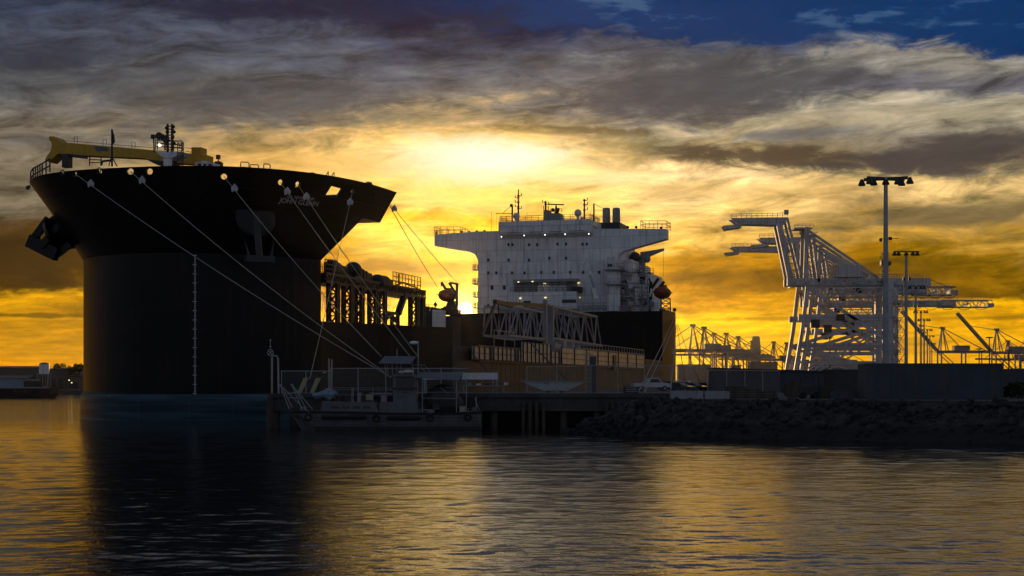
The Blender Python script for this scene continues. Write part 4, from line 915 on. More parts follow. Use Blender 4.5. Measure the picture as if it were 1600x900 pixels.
# chain link fences
def chain():
    m = bpy.data.materials.new('chain_link'); m.use_nodes = True; t = m.node_tree; b = t.nodes['Principled BSDF']
    b.inputs['Base Color'].default_value = (.22,.23,.24,1); b.inputs['Metallic'].default_value = .5; b.inputs['Roughness'].default_value = .5
    tc = t.nodes.new('ShaderNodeTexCoord'); sp = t.nodes.new('ShaderNodeSeparateXYZ'); t.links.new(tc.outputs['Object'], sp.inputs[0]); outs = []
    for sg in (1, -1):
        a = t.nodes.new('ShaderNodeMath'); a.operation = 'MULTIPLY_ADD'; a.inputs[1].default_value = sg; t.links.new(sp.outputs[2], a.inputs[0])
        cx = t.nodes.new('ShaderNodeMath'); cx.operation = 'ADD'; t.links.new(sp.outputs[0], cx.inputs[0]); t.links.new(sp.outputs[1], cx.inputs[1]); t.links.new(cx.outputs[0], a.inputs[2])
        mm = t.nodes.new('ShaderNodeMath'); mm.operation = 'PINGPONG'; mm.inputs[1].default_value = .05; t.links.new(a.outputs[0], mm.inputs[0])
        l = t.nodes.new('ShaderNodeMath'); l.operation = 'LESS_THAN'; l.inputs[1].default_value = .0045; t.links.new(mm.outputs[0], l.inputs[0]); outs.append(l.outputs[0])
    mx = t.nodes.new('ShaderNodeMath'); mx.operation = 'MAXIMUM'; t.links.new(outs[0], mx.inputs[0]); t.links.new(outs[1], mx.inputs[1]); t.links.new(mx.outputs[0], b.inputs['Alpha'])
    return m
chainm = chain()
def fence(pts, h, lab, n):
    o = Vector(pts[0]); t = thing('chain_link_fence', o, lab, 'fence'); pts = [Vector(p)-o for p in pts]
    fm = MB(); ra = MB()
    for a, b in zip(pts, pts[1:]):
        fm.quad(a, b, b+Vector((0,0,h)), a+Vector((0,0,h))); ra.beam(a+Vector((0,0,h)), b+Vector((0,0,h)), .07); ra.beam(a+Vector((0,0,.12)), b+Vector((0,0,.12)), .04)
        for k in range(n): q = a+(b-a)*k/n; MB().tube([q, q+Vector((0,0,h+.08))], .04, 6).build('fence_post', galv, t)
    fm.build('wire_mesh', chainm, t); ra.build('top_rail', galv, t)
fence([(-21.3,139,3.0),(-16.8,139,3.0)], 2.15, 'low chain link fence on the pier behind the bow of the small boat', 2)
fence([(-16.8,139.2,3.0),(-4,139.2,3.0)], 2.4, 'chain link fence with a pale top rail behind the small boat', 5)
fence([(1.4,141,3.0),(7.0,141,3.0)], 2.6, 'chain link fence panels behind the white skip', 2)
fence([(7.4,141,3.0),(17.5,142,3.0)], 2.7, 'chain link fence between the blue grey gate post and the pickup truck', 4)
fence([(19.5,150,2.75),(28.5,160,2.75)], 2.6, 'chain link fence in front of the parked cars', 4)
m = MB(); p = (W(516,617,138)); m.tube([(p.x-.12,138,3),(p.x-.12,138,6.3)],.07,8); m.tube([(p.x+.14,138,3),(p.x+.14,138,6.2)],.07,8); m.box((p.x-.5,137.9,5.0),(.3,.12,.12)); simple('twin_pole', m, galv, 'pair of tall galvanised poles standing on the pier behind the blue tarpaulin', 'pole', (p.x,138,3))
m = MB(); p = W(425,613,136); m.tube([(p.x,136,3),(p.x,136,6.35),(p.x+.12,136,6.5),(p.x+.45,136,6.45),(p.x+.55,136,6.25),(p.x+.6,136,3)],.09,8); simple('ladder_hoop', m, galv, 'tall bent pipe hoop at the left end of the pier', 'pipe', (p.x,136,3))
# gate post with electrics
t = thing('gate_tower', (7.2,141.5,3), 'blue grey steel gate post with a ladder frame, standing mid pier', 'gate post')
m = MB(); m.bb(.15,.7,-.2,.25,0,3.55); m.build('post', bluegrey, t); m = MB(); m.tube([(-.25,0,0),(-.25,0,3.9)],.06,6); m.tube([(.1,0,0),(.1,0,3.9)],.06,6)
for k in range(9): m.beam((-.25,0,.4*k+.3),(.1,0,.4*k+.3),.04)
m.beam((-.25,0,3.9),(.45,0,3.7),.06); m.build('ladder_frame', galv, t)
# skip
o = W(866,612,146); t = thing('skip', (o.x,146,3), 'white boat-shaped skip with sloping ends on the pier', 'skip')
m = MB(); m.rings([[(-2.95,-.9,1.25),(2.85,-.9,1.25),(2.85,.9,1.25),(-2.95,.9,1.25)],[(-2.8,-.85,1.0),(2.7,-.85,1.0),(2.7,.85,1.0),(-2.8,.85,1.0)],[(-1.3,-.7,.42),(1.5,-.7,.42),(1.5,.7,.42),(-1.3,.7,.42)],[(-1.1,-.65,.3),(1.3,-.65,.3),(1.3,.65,.3),(-1.1,.65,.3)]]); m.build('body', carwhite, t)
m = MB(); m.bb(-3.0,2.9,-.98,-.9,1.15,1.28); m.bb(-3.0,2.9,.9,.98,1.15,1.28); m.build('rim', grey, t)
text_mesh('skip_lettering', 'WQ', .3, dark, (-.8,-.87,1.02), (1,0,0), (0,0,1), t, .01)
for x in (-.6,.7):
    for y in (-.6,.6): m = MB(); m.lathe((x,y,.16),[(.15,-.05),(.15,.05)],10,'y'); m.build('wheel', black, t)
m = MB(); m.beam((-3.0,-.8,1.1),(-3.25,-.8,1.35),.12); m.beam((-3.0,-.7,1.1),(-1.2,-.7,.35),.08); m.build('lifting_lug', grey, t)
# white fascia shelter
t = thing('canopy_shelter', (-.5,150,3), 'open shelter with a long white fascia board behind the stern canopy of the small boat', 'shelter')
a = W(738,583,150); b = W(778,593,150); x0 = W(660,583,150).x+.5; x1 = b.x+.5
m = MB(); m.prism([(x0,-.1,b.z-3),(x1,-.1,b.z-3),(x1,-.1,a.z-3),(x0,-.1,a.z-3)], (0,.12,0)); m.build('fascia', carwhite, t)
m = MB(); m.prism([(x0,.03,a.z-3.05),(x1,.03,a.z-3.05),(x1,3.4,a.z-3.0),(x0,3.4,a.z-3.0)], (0,0,.1)); m.build('roof', grey, t)
for x in (x0+.2, x1-.5, x1-.12): MB().bb(x-.07,x+.07,0,.16,0,b.z-3).build('post', galv, t); MB().bb(x-.07,x+.07,3,3.16,0,b.z-3).build('post', galv, t)
t_ = thing('workbench', (-2.6,149.3,3), 'cluttered bench under the open shelter', 'bench'); MB().bb(-2.4,2.0,-.5,.5,.75,.82).build('bench_top', grey, t_)
for x in (-2.2,1.8): MB().bb(x-.05,x+.05,-.4,.4,0,.75).build('leg', grey, t_)
rs = random.Random(9)
for k in range(5):
    x = -4.2+k*.9; hh = rs.uniform(.15,.4); m = MB(); m.box((x,149.3,3.82+hh/2),(rs.uniform(.2,.5),.3,hh)); simple('tool_case', m, (grey,white,dark)[k%3], '%s case on the shelter bench, %s along it' % (('small grey','small pale','small dark','medium grey','slim pale')[k], ('leftmost','second','middle','fourth','rightmost')[k]), 'case', (x,149.3,3.82))
# pickup and cars
def car(kind, body, L=5.3, Wd=1.9):
    """frame: x forward, origin on the ground at the middle"""
    t = thing(kind, (0,0,0), '', 'car')
    if kind == 'pickup_truck':
        side = [(-2.65,.55),(-2.65,1.08),(-.75,1.1),(-.6,1.75),(.75,1.78),(1.35,1.15),(2.45,1.02),(2.65,.75),(2.62,.5)]
        wn_ = [(-.5,1.15),(-.42,1.66),(.68,1.68),(1.18,1.16)]
    elif kind == 'van_car':
        side = [(-2.2,.45),(-2.25,1.1),(-1.9,1.7),(.4,1.72),(1.1,1.15),(2.1,1.0),(2.25,.7),(2.2,.42)]; wn_ = [(-1.95,1.12),(-1.78,1.58),(.35,1.6),(.85,1.14)]
    else:
        side = [(-2.2,.45),(-2.25,.95),(-1.6,1.02),(-1.0,1.42),(.3,1.43),(1.0,.98),(2.1,.85),(2.25,.65),(2.2,.42)]; wn_ = [(-1.25,1.02),(-.92,1.34),(.26,1.35),(.8,1.0)]
    n = len(side); rg = []
    for y, k in ((-Wd/2,.0),(-Wd/2+.12,1.),(Wd/2-.12,1.),(Wd/2,.0)):
        rg.append([(x*(1 if k else .985), y, z if k or z < 1.12 else z-.08) for x, z in side])
    m = MB(); m.rings(rg); b = m.build('body', body, t)
    for y, s_ in ((-Wd/2-.012,1),(Wd/2+.012,-1)):
        m = MB(); m.prism([(x,y,z) for x,z in wn_], (0,.02*s_,0)); m.build('side_window', glass, t)
    for x in (-1.45*L/4.6, 1.4*L/4.6):
        for y in (-Wd/2+.05, Wd/2-.05):
            w_ = MB().lathe((x,y,.36), [(.3,-.12),(.37,-.08),(.37,.08),(.3,.12)], 14, 'y').build('wheel', black, t); MB().lathe((x,y,.36), [(.18,-.13),(.18,.13)], 8, 'y').build('rim', galv, w_)
    for y in (-.65,.65): MB().box((L/2-.06 if kind=='pickup_truck' else 2.2,y,.78),(.1,.3,.14)).build('headlight', lampw if False else galv, t)
    return t
def put(t, u, v, Y, lab, rz, z=3.0, cat='car'):
    p = W(u, v, Y); t.location = (p.x, Y, z); t.rotation_euler = (0,0,rz); tag(t, lab, cat, 'vehicles parked by the pier'); return t
pk = put(car('pickup_truck', carwhite), 1018, 608, 205, 'white pickup truck parked on the pier by the stern lines', R(8), cat='pickup truck')
c1 = put(car('parked_car', cardark, 4.5, 1.8), 1062, 608, 214, 'dark saloon car parked right of the white pickup', R(-35), 2.75)
put(dup(c1, (0,0,0)), 1084, 608, 222, 'dark car parked second to the right of the white pickup', R(-38), 2.75)
c3 = put(car('van_car', carred, 4.5, 1.8), 1050, 606, 238, 'red tinted estate car parked behind the stern lines', R(-30), 2.75); c3.name = 'parked_car.002'
put(dup(c1, (0,0,0)), 1104, 608, 228, 'dark car at the right end of the parked row', R(-40), 2.75)
c4 = put(car('van_car', carwhite, 4.5, 1.8), 1073, 604, 246, 'pale estate car glinting behind the dark saloon', R(-20), 2.75); c4.name = 'parked_car.004'
o = W(998,620,128); t = thing('generator', (o.x,136.5,3), 'small dark generator box on the pier in front of the pickup', 'generator'); MB().bb(-.65,.65,-.5,.5,.12,.72).build('housing', dark, t)
for z in (.25,.42,.58): MB().bb(-.5,.5,-.52,-.5,z,z+.06).build('louvre', grey, t)
for x in (-.5,.5): MB().bb(x-.08,x+.08,-.5,.5,0,.12).build('skid', dark, t)

# ================================================================ SMALL BOAT
YB = 128.
def BW(u, v): return W(u, v, YB)
bo_ = Vector((BW(600,672).x, YB, 0)); boat = thing('workboat', bo_, 'small grey workboat with canvas canopies moored in front of the pier', 'boat')
def bp(u, v, dy=0.): p = W(u, v, YB+dy); p = p-bo_; p.y = dy; return p
def bpz(u, v, dy=0.):      # same height and place along the hull as at the near side
    p = W(u, v, YB)-bo_; p.y = dy; return p
st = []
keel = [(449,645,671,.1),(453,644,671,.55),(465,643,673,1.15),(490,642.5,673,1.75),(540,643,674,2.0),(620,645,674,2.0),(700,645,674,1.95),(750,643,674,1.85),(751.5,643,673,1.8)]
hb_ = MB(); rg = []
for u0, vt, vb, w_ in keel:
    x = bpz(u0,vt).x; zt1 = bpz(u0,vt).z; zb1_ = -.5; c = 2.0; chin = .35 if u0 > 470 else .75+ (470-u0)*.012
    rg.append([(x,c-w_,zt1),(x+.0,c-w_,zt1-.25),(x+(.0 if u0>470 else .6),c-w_*.92,chin if u0 > 470 else min(chin, zt1-.3)),(x+(.0 if u0>470 else 1.3),c-w_*.5,zb1_),(x+(.0 if u0>470 else 1.3),c+w_*.5,zb1_),(x+(.0 if u0>470 else .6),c+w_*.92,chin if u0 > 470 else min(chin, zt1-.3)),(x,c+w_,zt1-.25),(x,c+w_,zt1)])
hb_.rings(rg); bh = hb_.build('boat_hull', boatgrey, boat)
m = MB()
for (ua,va,_,wa),(ub,vb_,_,wb) in zip(keel, keel[1:]):
    a = bpz(ua,va+1.5); b = bpz(ub,vb_+1.5); m.beam((a.x,2-wa-.05,a.z),(b.x,2-wb-.05,b.z),.14,.2)
m.build('rubbing_strake', black, boat)
for u0, u1, v0 in ((503,572,652),(605,657,653)): m = MB(); a = bpz(u0,v0); b = bpz(u1,v0); m.tube([(a.x,-.15,a.z),(b.x,-.15,b.z)],.17,8); m.build('hull_fender', black, boat)
m = MB()
for k in range(4): z = .25+k*.28; m.beam((bpz(480,650).x,-.02,z),(bpz(748,650).x,.02,z),.03)
m.build('plank_seams', dark, boat)
def bx(u0,u1,v0,v1,y0,y1,name,mt_,par=None):
    a = bpz(u0,v1); b = bpz(u1,v0); return MB().bb(a.x,b.x,y0,y1,a.z,b.z).build(name, mt_, par or boat)
m = MB(); m.prism([bpz(499,644,.5),bpz(592,644,.5),bpz(584,629,.5),bpz(503,627,.5)], (0,3,0)); cab = m.build('fore_cabin', boatgrey, boat)
for u0 in (517,534,550,567): bx(u0,u0+11,634.5,638,.44,.5,'cabin_window',glass)
bx(592,652,629,645,.6,3.4,'mid_cabin',boatgrey); bx(650,678,640,645,.7,3.2,'engine_box',boatgrey); bx(657,666,641.5,644.5,.62,.7,'vent_grille',dark)
wh = bx(613,650,587,629,.8,3.2,'wheelhouse',boatgrey); bx(611,652,585,588,.6,3.4,'wheelhouse_roof',boatgrey)
for u0,u1 in ((618,630.5),(632,644)): w_ = bx(u0,u1,590.5,604,.74,.8,'wheelhouse_window',glass); bx(u0-.8,u1+.8,589.8,590.5,.7,.74,'window_frame',black,w_)
bx(612,651,605,608.5,.7,.8,'dark_band',dark)
m = MB(); m.beam(bpz(620,609.5,.72),bpz(645,609.8,.72),.05); m.beam(bpz(627,613,.72),bpz(637,613.2,.72),.05); m.build('boat_lettering', dark, boat)
def roof(pl, pr, ql, qr, name):
    m = MB(); m.prism([bpz(*pl,.2),bpz(*pr,.2),bpz(*qr,2.),bpz(*ql,2.)], (0,0,.05)); m.prism([bpz(*ql,2.),bpz(*qr,2.),bpz(*pr,3.8),bpz(*pl,3.8)], (0,0,.05)); m.build(name, canvas, boat)
roof((591,568),(641,569),(598,556.5),(648,557),'canopy')
roof((646,590),(718,595),(653,582),(722,583.5),'stern_canopy')
m = MB()
for u0,v0,v1 in ((604,568,585),(611,568,585),(625,568,586),(643,560,586),(600,568,586)): MB().tube([bpz(u0,v0,.9),bpz(u0+1,v1,.9)],.03,5).build('awning_post', galv, boat)
MB().tube([bpz(618,545,1.5),bpz(618,586,1.5)],.035,5).build('whip_antenna', galv, boat); MB().tube([bpz(651,532,2),bpz(651,588,2)],.05,6).build('boat_mast', galv, boat); m.tube([bpz(640,570,1.2),bpz(662,570,1.2),bpz(671,582,1.2)],.03,5); m.tube([bpz(655,570,1.2),bpz(664,583,1.2)],.03,5); m.build('awning_frame', galv, boat)
m = MB(); c = bpz(636,580,1.2); m.ball(c,.28,1.6,.8,.6); m.ball(bpz(626,581,1.2),.2,1.4,.8,.7); m.build('fender_buoy', white, boat)
m = MB(); c = bpz(644.5,534.5,2); m.ball(c,.22,1.8,1,.7); m.build('radar_drum', white, boat)
m = MB()
for u0 in (659.5,713,728.5): m.tube([bpz(u0,592,.4),bpz(u0,645,.4)],.035,5)
for a, b in (((649,613),(714,613)),((660,622),(714,623)),((688,606),(700,615)),((696,605),(706,606)),((744,619),(744,640))): m.tube([bpz(*a,.4),bpz(*b,.4)],.03,5)
m.build('stern_railing', galv, boat)
m = MB()
for u0 in (549,551,582): m.tube([bpz(u0,606,.5),bpz(u0,629,.5)],.035,5)
for v0 in (606,609,617): m.tube([bpz(515,v0,.5),bpz(613,v0+.3,.5)],.022,5)
m.build('cabin_railing', galv, boat)
bx(594,603,617,628,.8,1.5,'locker',grey); bx(580,612,614,616,.9,1.6,'shelf',grey); bx(717,727,642,645,.6,1.4,'hatch',grey); bx(737,744,637,645,.6,1.4,'bollard_box',boatgrey)
m = MB()
for k in range(26):
    u0 = rs.uniform(515,606); v0 = rs.uniform(612,627); m.box(bpz(u0,v0,rs.uniform(1,2.5)),(rs.uniform(.15,.6),.4,rs.uniform(.2,.8)))
m.build('deck_gear', dark, boat)
m = MB(); m.ball(bpz(690,625,2),1.15,1.3,.8,1.2); m.ball(bpz(706,632,2),.8,1.2,.8,1); m.box(bpz(700,632,2.4),(1.4,1,1.8)); m.build('net_pile', dark, boat)
for u0, v0 in ((482,652),(588,654),(672,653),(731,652)):
    c = bpz(u0,v0); ty = MB(); ty.v = []; rgs = []
    for k in range(17):
        a = k*math.pi/8; rgs.append([(c.x+math.cos(a)*(.26+.09*math.cos(q*math.pi/3)), -.16+.09*math.sin(q*math.pi/3), c.z+math.sin(a)*(.26+.09*math.cos(q*math.pi/3))) for q in range(6)])
    ty.rings(rgs, cap=False); ty.build('tyre_fender', black, boat, True); MB().tube([(c.x,-.12,c.z+.3),(c.x+.05,.05,c.z+.75)],.02,4).build('fender_rope', rope, boat)
for u0, v0, w_, h_, mt_ in ((524,622,.5,.5,orange),(540,621,.7,.6,dark),(560,622,.4,.8,galv),(575,621,.6,.5,beige),(680,636,.6,.5,dark),(722,639,.5,.4,beige)):
    c = bpz(u0,v0,1.4); MB().box(c,(w_,.5,h_)).box(c+Vector((0,0,h_/2)),(w_*1.06,.54,.05)).build('gear_crate', mt_, boat)
# bow ramp frames
m = MB()
for a, b in (((436,603),(450,640)),((438,603),(454,637)),((454,602),(470,640)),((456,603),(478,642)),((440,606),(475,641)),((458,606),(486,640)),((463,612),(447,616)),((448,622),(472,622))): m.tube([bpz(*a,.8),bpz(*b,.8)],.045,5)
m.ball(bpz(436,603,.8),.12); m.ball(bpz(454,602,.8),.12); m.build('bow_frame', galv, boat)
m = MB()
for k in range(9): u0 = 470+rs.uniform(0,14); m.box(bpz(u0,640+rs.uniform(-2,3),1),(.35,.4,.25))
m.build('anchor_gear', galv, boat)
m = MB(); rgp = []
for k in range(9):
    u0 = 485+k*5.6; v0 = 617+ (2 if k<6 else -1)*math.sin(k*1.3); h_ = (.3,.5,.55,.5,.85,.9,.7,.45,.2)[k]
    c = bpz(u0,v0,1.5); rgp.append([(c.x,c.y+math.cos(q*math.pi/5)*.5,c.z+math.sin(q*math.pi/5)*h_*.6*rs.uniform(.8,1.15)) for q in range(10)])
m.rings(rgp); m.build('tarpaulin', tarp, boat, True)
for x0 in ((464.5,614),(484,614)):
    p = W(x0[0],x0[1],134.5); m = MB(); m.prism([p,p+Vector((.35,0,0)),p+Vector((1.0,0,1.35)),p+Vector((.55,0,1.35))], (0,.12,0)); simple('leaning_board', m, beige, 'beige board leaning on the pier, %s of the two' % ('left' if x0[0] < 470 else 'right'), 'board', (p.x,p.y,p.z))
line('boat_line', W(749,640,YB+1), W(742,622,133), 'short line tying the stern of the small boat to the pier', .03, .1, cat='rope', grp=None)

# ================================================================ YARD
def containr(name, u0, u1, v0, v1, Y, dep, m_, lab, cat, panels, grp=None, skew=0.):
    a = W(u0,v1,Y); b = W(u1,v0,Y); L_ = b.x-a.x; h_ = b.z-ZL; t = thing(name, ((a.x+b.x)/2,Y,ZL), lab, cat, grp, rz=skew)
    m = MB(); m.bb(-L_/2,L_/2,0,dep,.02,h_); m.build('box', m_, t)
    if panels:
        m = MB()
        for k in range(panels+1): x = -L_/2+L_*k/panels; m.bb(x-.06,x+.06,-.035,.0,.05,h_-.12)
        m.bb(-L_/2,L_/2,-.05,.0,h_-.16,h_+.02); m.bb(-L_/2,L_/2,-.05,.0,.02,.16); m.build('frame', m_, t)
        m = MB(); k = int(L_/.22)
        for q in range(k): x = -L_/2+L_*q/k; m.bb(x+.02,x+.1,-.02,.0,.2,h_-.2)
        m.build('corrugation', m_, t)
    return t
containr('shipping_container', 1352,1566,568,626,119,2.6,bluegrey,'long dark blue grey container wall with ten panels above the rock bank','container',10)
containr('shipping_container', 1579,1640,576,622,131,2.6,bluegrey,'blue container partly cut off at the right edge','container',5)
t = thing('metal_shed', (W(1215,600,215).x,215,ZL), 'long low shed clad in dark corrugated metal behind the rock bank', 'shed', rz=R(-3))
a = W(1118,612,215); b = W(1312,612,215); L_ = b.x-a.x; zz0 = W(1118,577,215).z-ZL; zz1 = W(1312,583,215).z-ZL
m = MB(); m.prism([(-L_/2,0,0),(L_/2,0,0),(L_/2,0,zz1),(-L_/2,0,zz0)], (0,12,0)); m.build('wall', slate, t)
m = MB(); n_ = int(L_/.35)
for k in range(n_): x = -L_/2+L_*k/n_; m.bb(x,x+.12,-.06,-.0,.0,zz0+(zz1-zz0)*k/n_-.2)
m.build('rib', slate, t); m = MB(); m.prism([(-L_/2-.3,-.3,zz0),(L_/2+.3,-.3,zz1),(L_/2+.3,-.3,zz1+.25),(-L_/2-.3,-.3,zz0+.25)], (0,12.5,0)); m.build('roof', dark, t)
t = thing('metal_shed', (W(1340,600,190).x,190,ZL), 'small dark shed in the gap left of the long container wall', 'shed'); MB().bb(-3,3,0,6,0,2.9).build('wall', dark, t); MB().bb(-3.2,3.2,-.2,6.2,2.9,3.05).build('roof', slate, t); MB().bb(1.2,1.35,-.05,0,1.6,2.3).build('window', lampy, t)
# low white barriers and yard clutter on top of the bank
for k, (u0,u1,v0,v1,lab) in enumerate([(1047,1098,610.5,624,'long low pale barrier at the left end of the bank top'),(1101,1139,611,623,'shorter low pale barrier right of the first one'),(1296,1340,611,618,'pale low trailer bed left of the container wall')]):
    a = W(u0,v1,124); b = W(u1,v0,124); m = MB(); L_ = b.x-a.x; h_ = b.z-ZL
    m.prism([(-L_/2,-.3,0),(-L_/2,-.12,h_),(-L_/2,.12,h_),(-L_/2,.3,0)], (L_,0,0)); simple('low_barrier', m, bluegrey if k == 2 else grey, lab, 'barrier', (0,0,0)).location = ((a.x+b.x)/2,124,ZL)
o = W(1238,622,124); t = thing('cable_reel', (o.x,124,ZL), 'large dark cable reel standing on the bank top', 'cable reel')
for y in (-.5,.5): MB().lathe((0,y,.72),[(.7,-.04),(.7,.04)],22,'y').build('flange', timber, t)
MB().lathe((0,0,.72),[(.5,-.46),(.5,.46)],18,'y').build('cable', black, t)
o = W(1265,624,124); t = thing('forklift', (o.x,124,ZL), 'dark forklift parked between the cable reel and the pallet stack', 'forklift')
m = MB(); m.bb(-.9,.6,-.5,.5,.3,.95); m.build('body', dark, t); m = MB()
for x in (-.7,.35):
    for y in (-.45,.45): m.beam((x,y,.95),(x*.9,y,1.75),.07)
m.bb(-.75,.4,-.5,.5,1.73,1.8); m.build('overhead_guard', dark, t); m = MB(); m.beam((.75,-.25,.1),(.75,-.25,1.9),.1); m.beam((.75,.25,.1),(.75,.25,1.9),.1); m.build('mast', dark, t); MB().bb(.8,1.7,-.3,-.18,.12,.17).build('fork', dark, t); MB().bb(.8,1.7,.18,.3,.12,.17).build('fork', dark, t)
for x in (-.6,.45):
    for y in (-.5,.5): MB().lathe((x,y,.28),[(.28,-.1),(.28,.1)],12,'y').build('wheel', black, t)
o = W(1238,622,124)
for k, (u0, n_, lab) in enumerate([(1153,5,'heap of dark timbers on the bank top right of the pale barriers'),(1172,4,'lower heap of dark timbers beside the cable stack'),(1197,3,'flat stack of dark timbers left of the cable reel'),(1284,5,'neat stack of dark timbers right of the forklift'),(1306,3,'low stack of timbers near the pale trailer bed')]):
    o = W(u0,624,125); m = MB()
    for q in range(n_):
        for j in range(4): m.box((rs.uniform(-.1,.1),j*.3,.1+q*.2),(1.5+rs.uniform(-.2,.3),.22,.17),rs.uniform(-.04,.04))
    ob = m.build('timber_stack', timber); ob.location = (o.x,125,ZL); tag(ob, lab, 'timber stack', 'timber stacks on the bank top')
# railings / fence far right, shrubs
def bush(name, x, y, z, r, h, lab, n=420, sz=.16, grp=None, cat='shrub'):
    t = thing(name, (x,y,z), lab, cat, grp); m = MB(); rr_ = random.Random(int(x*13+y)); 
    cl = [(rr_.uniform(-.6,.6)*r, rr_.uniform(-.6,.6)*r, h*rr_.uniform(.35,.85), r*rr_.uniform(.3,.6)) for _ in range(7)]
    for k in range(n):
        c = cl[k % 7]; d = Vector((rr_.gauss(0,1),rr_.gauss(0,1),rr_.gauss(0,1))).normalized()*rr_.random()**.4*c[3]; p = Vector(c[:3])+d
        a = Vector((rr_.gauss(0,1),rr_.gauss(0,1),rr_.gauss(0,1))).normalized()*sz; b = a.cross(Vector((rr_.random(),rr_.random(),rr_.random()))).normalized()*sz*.6; m.quad(p-a,p+b,p+a,p-b)
    m.build('crown', leaf, t); s_ = MB()
    s_.tube([(0,0,0),(.05*r,0,h*.45)],.05*h*.5+.03,6,.03)
    for c in cl: s_.tube([(.05*r,0,h*.4),c[:3]],.03*h*.3+.015,5,.01)
    s_.build('trunk', bark, t); return t
bush('shrub', W(1572,620,124).x,124,ZL,.7,1.1,'leafy shrub at the right end of the container wall'); bush('shrub', W(1590,622,122).x,122,ZL,.8,1.3,'taller leafy shrub by the cut off blue container')

# ---- light masts
def light_mast(Y, u, vtop, big, lab, cross=False):
    p = W(u, vtop, Y); hh = p.z-ZL; t = thing('light_mast', (p.x,Y,ZL), lab, 'light mast', 'tall yard light masts')
    MB().tube([(0,0,0),(0,0,hh)], .34 if big else .3, 12, .2).build('pole', galv, t)
    arms = MB(); half_ = 2.15 if big else 2.0
    if cross:
        for a in (.35,-.35): arms.beam((-half_*math.cos(a),-half_*math.sin(a),hh-.15),(half_*math.cos(a),half_*math.sin(a),hh-.15),.22,.3)
    else: arms.beam((-half_,0,hh-.1),(half_,0,hh-.1),.18)
    arms.build('crossarm', dark, t)
    n_ = 8 if big else 5; xs = [-2.2,-1.75,-1.1,-.0,1.1,1.75,2.2][:7] if big else [-1.85,-1.2,0,1.05,1.75]
    for k, x in enumerate(xs):
        y = x*math.tan(.35)*(1 if k % 2 else -1) if cross else 0
        m = MB(); m.lathe((x,y,hh-.75), [(.36,0),(.38,.12),(.2,.5),(.14,.65)], 10); m.build('lamp_head', dark, t)
    if big:
        m = MB(); z = hh*.72; m.beam((-.6,0,z),(1.3,0,z),.06); m.box((-.5,0,z-.15),(.25,.25,.3)); m.box((.45,0,z),(.3,.25,.3)); m.build('sensor_arm', dark, t)
    else:
        m = MB()
        m.beam((-.36,0,1),(-.36,0,hh*.84),.04)
        for k in range(int(hh/1.5)): m.beam((-.38,0,1+k*1.2),(.0,0,1+k*1.2),.04)
        m.beam((-.4,0,hh*.80),(.5,0,hh*.80),.08)
        m.box((-.4,0,hh*.80),(.3,.3,.5)); m.box((.5,0,hh*.80),(.3,.3,.5)); m.build('climbing_rungs', dark, t)
    return t
light_mast(150,1384,277,True,'tallest light mast, thick pole with a double crossarm of lamps in front of the cranes',True)
ML = [(237,1416,392,'second tallest light mast with five lamps on one bar'),(318,1431,446,'light mast third from the left of the receding row'),(427,1439,485,'light mast fourth in the receding row, its bar level with the crane truss'),(484,1444,498,'light mast fifth in the receding row'),(571,1449,514,'light mast sixth in the receding row'),(645,1453,524,'light mast seventh in the receding row'),(760,1456,536,'shortest and farthest light mast of the receding row')]
for Y, u, v, lab in ML: light_mast(Y, u, v, False, lab)

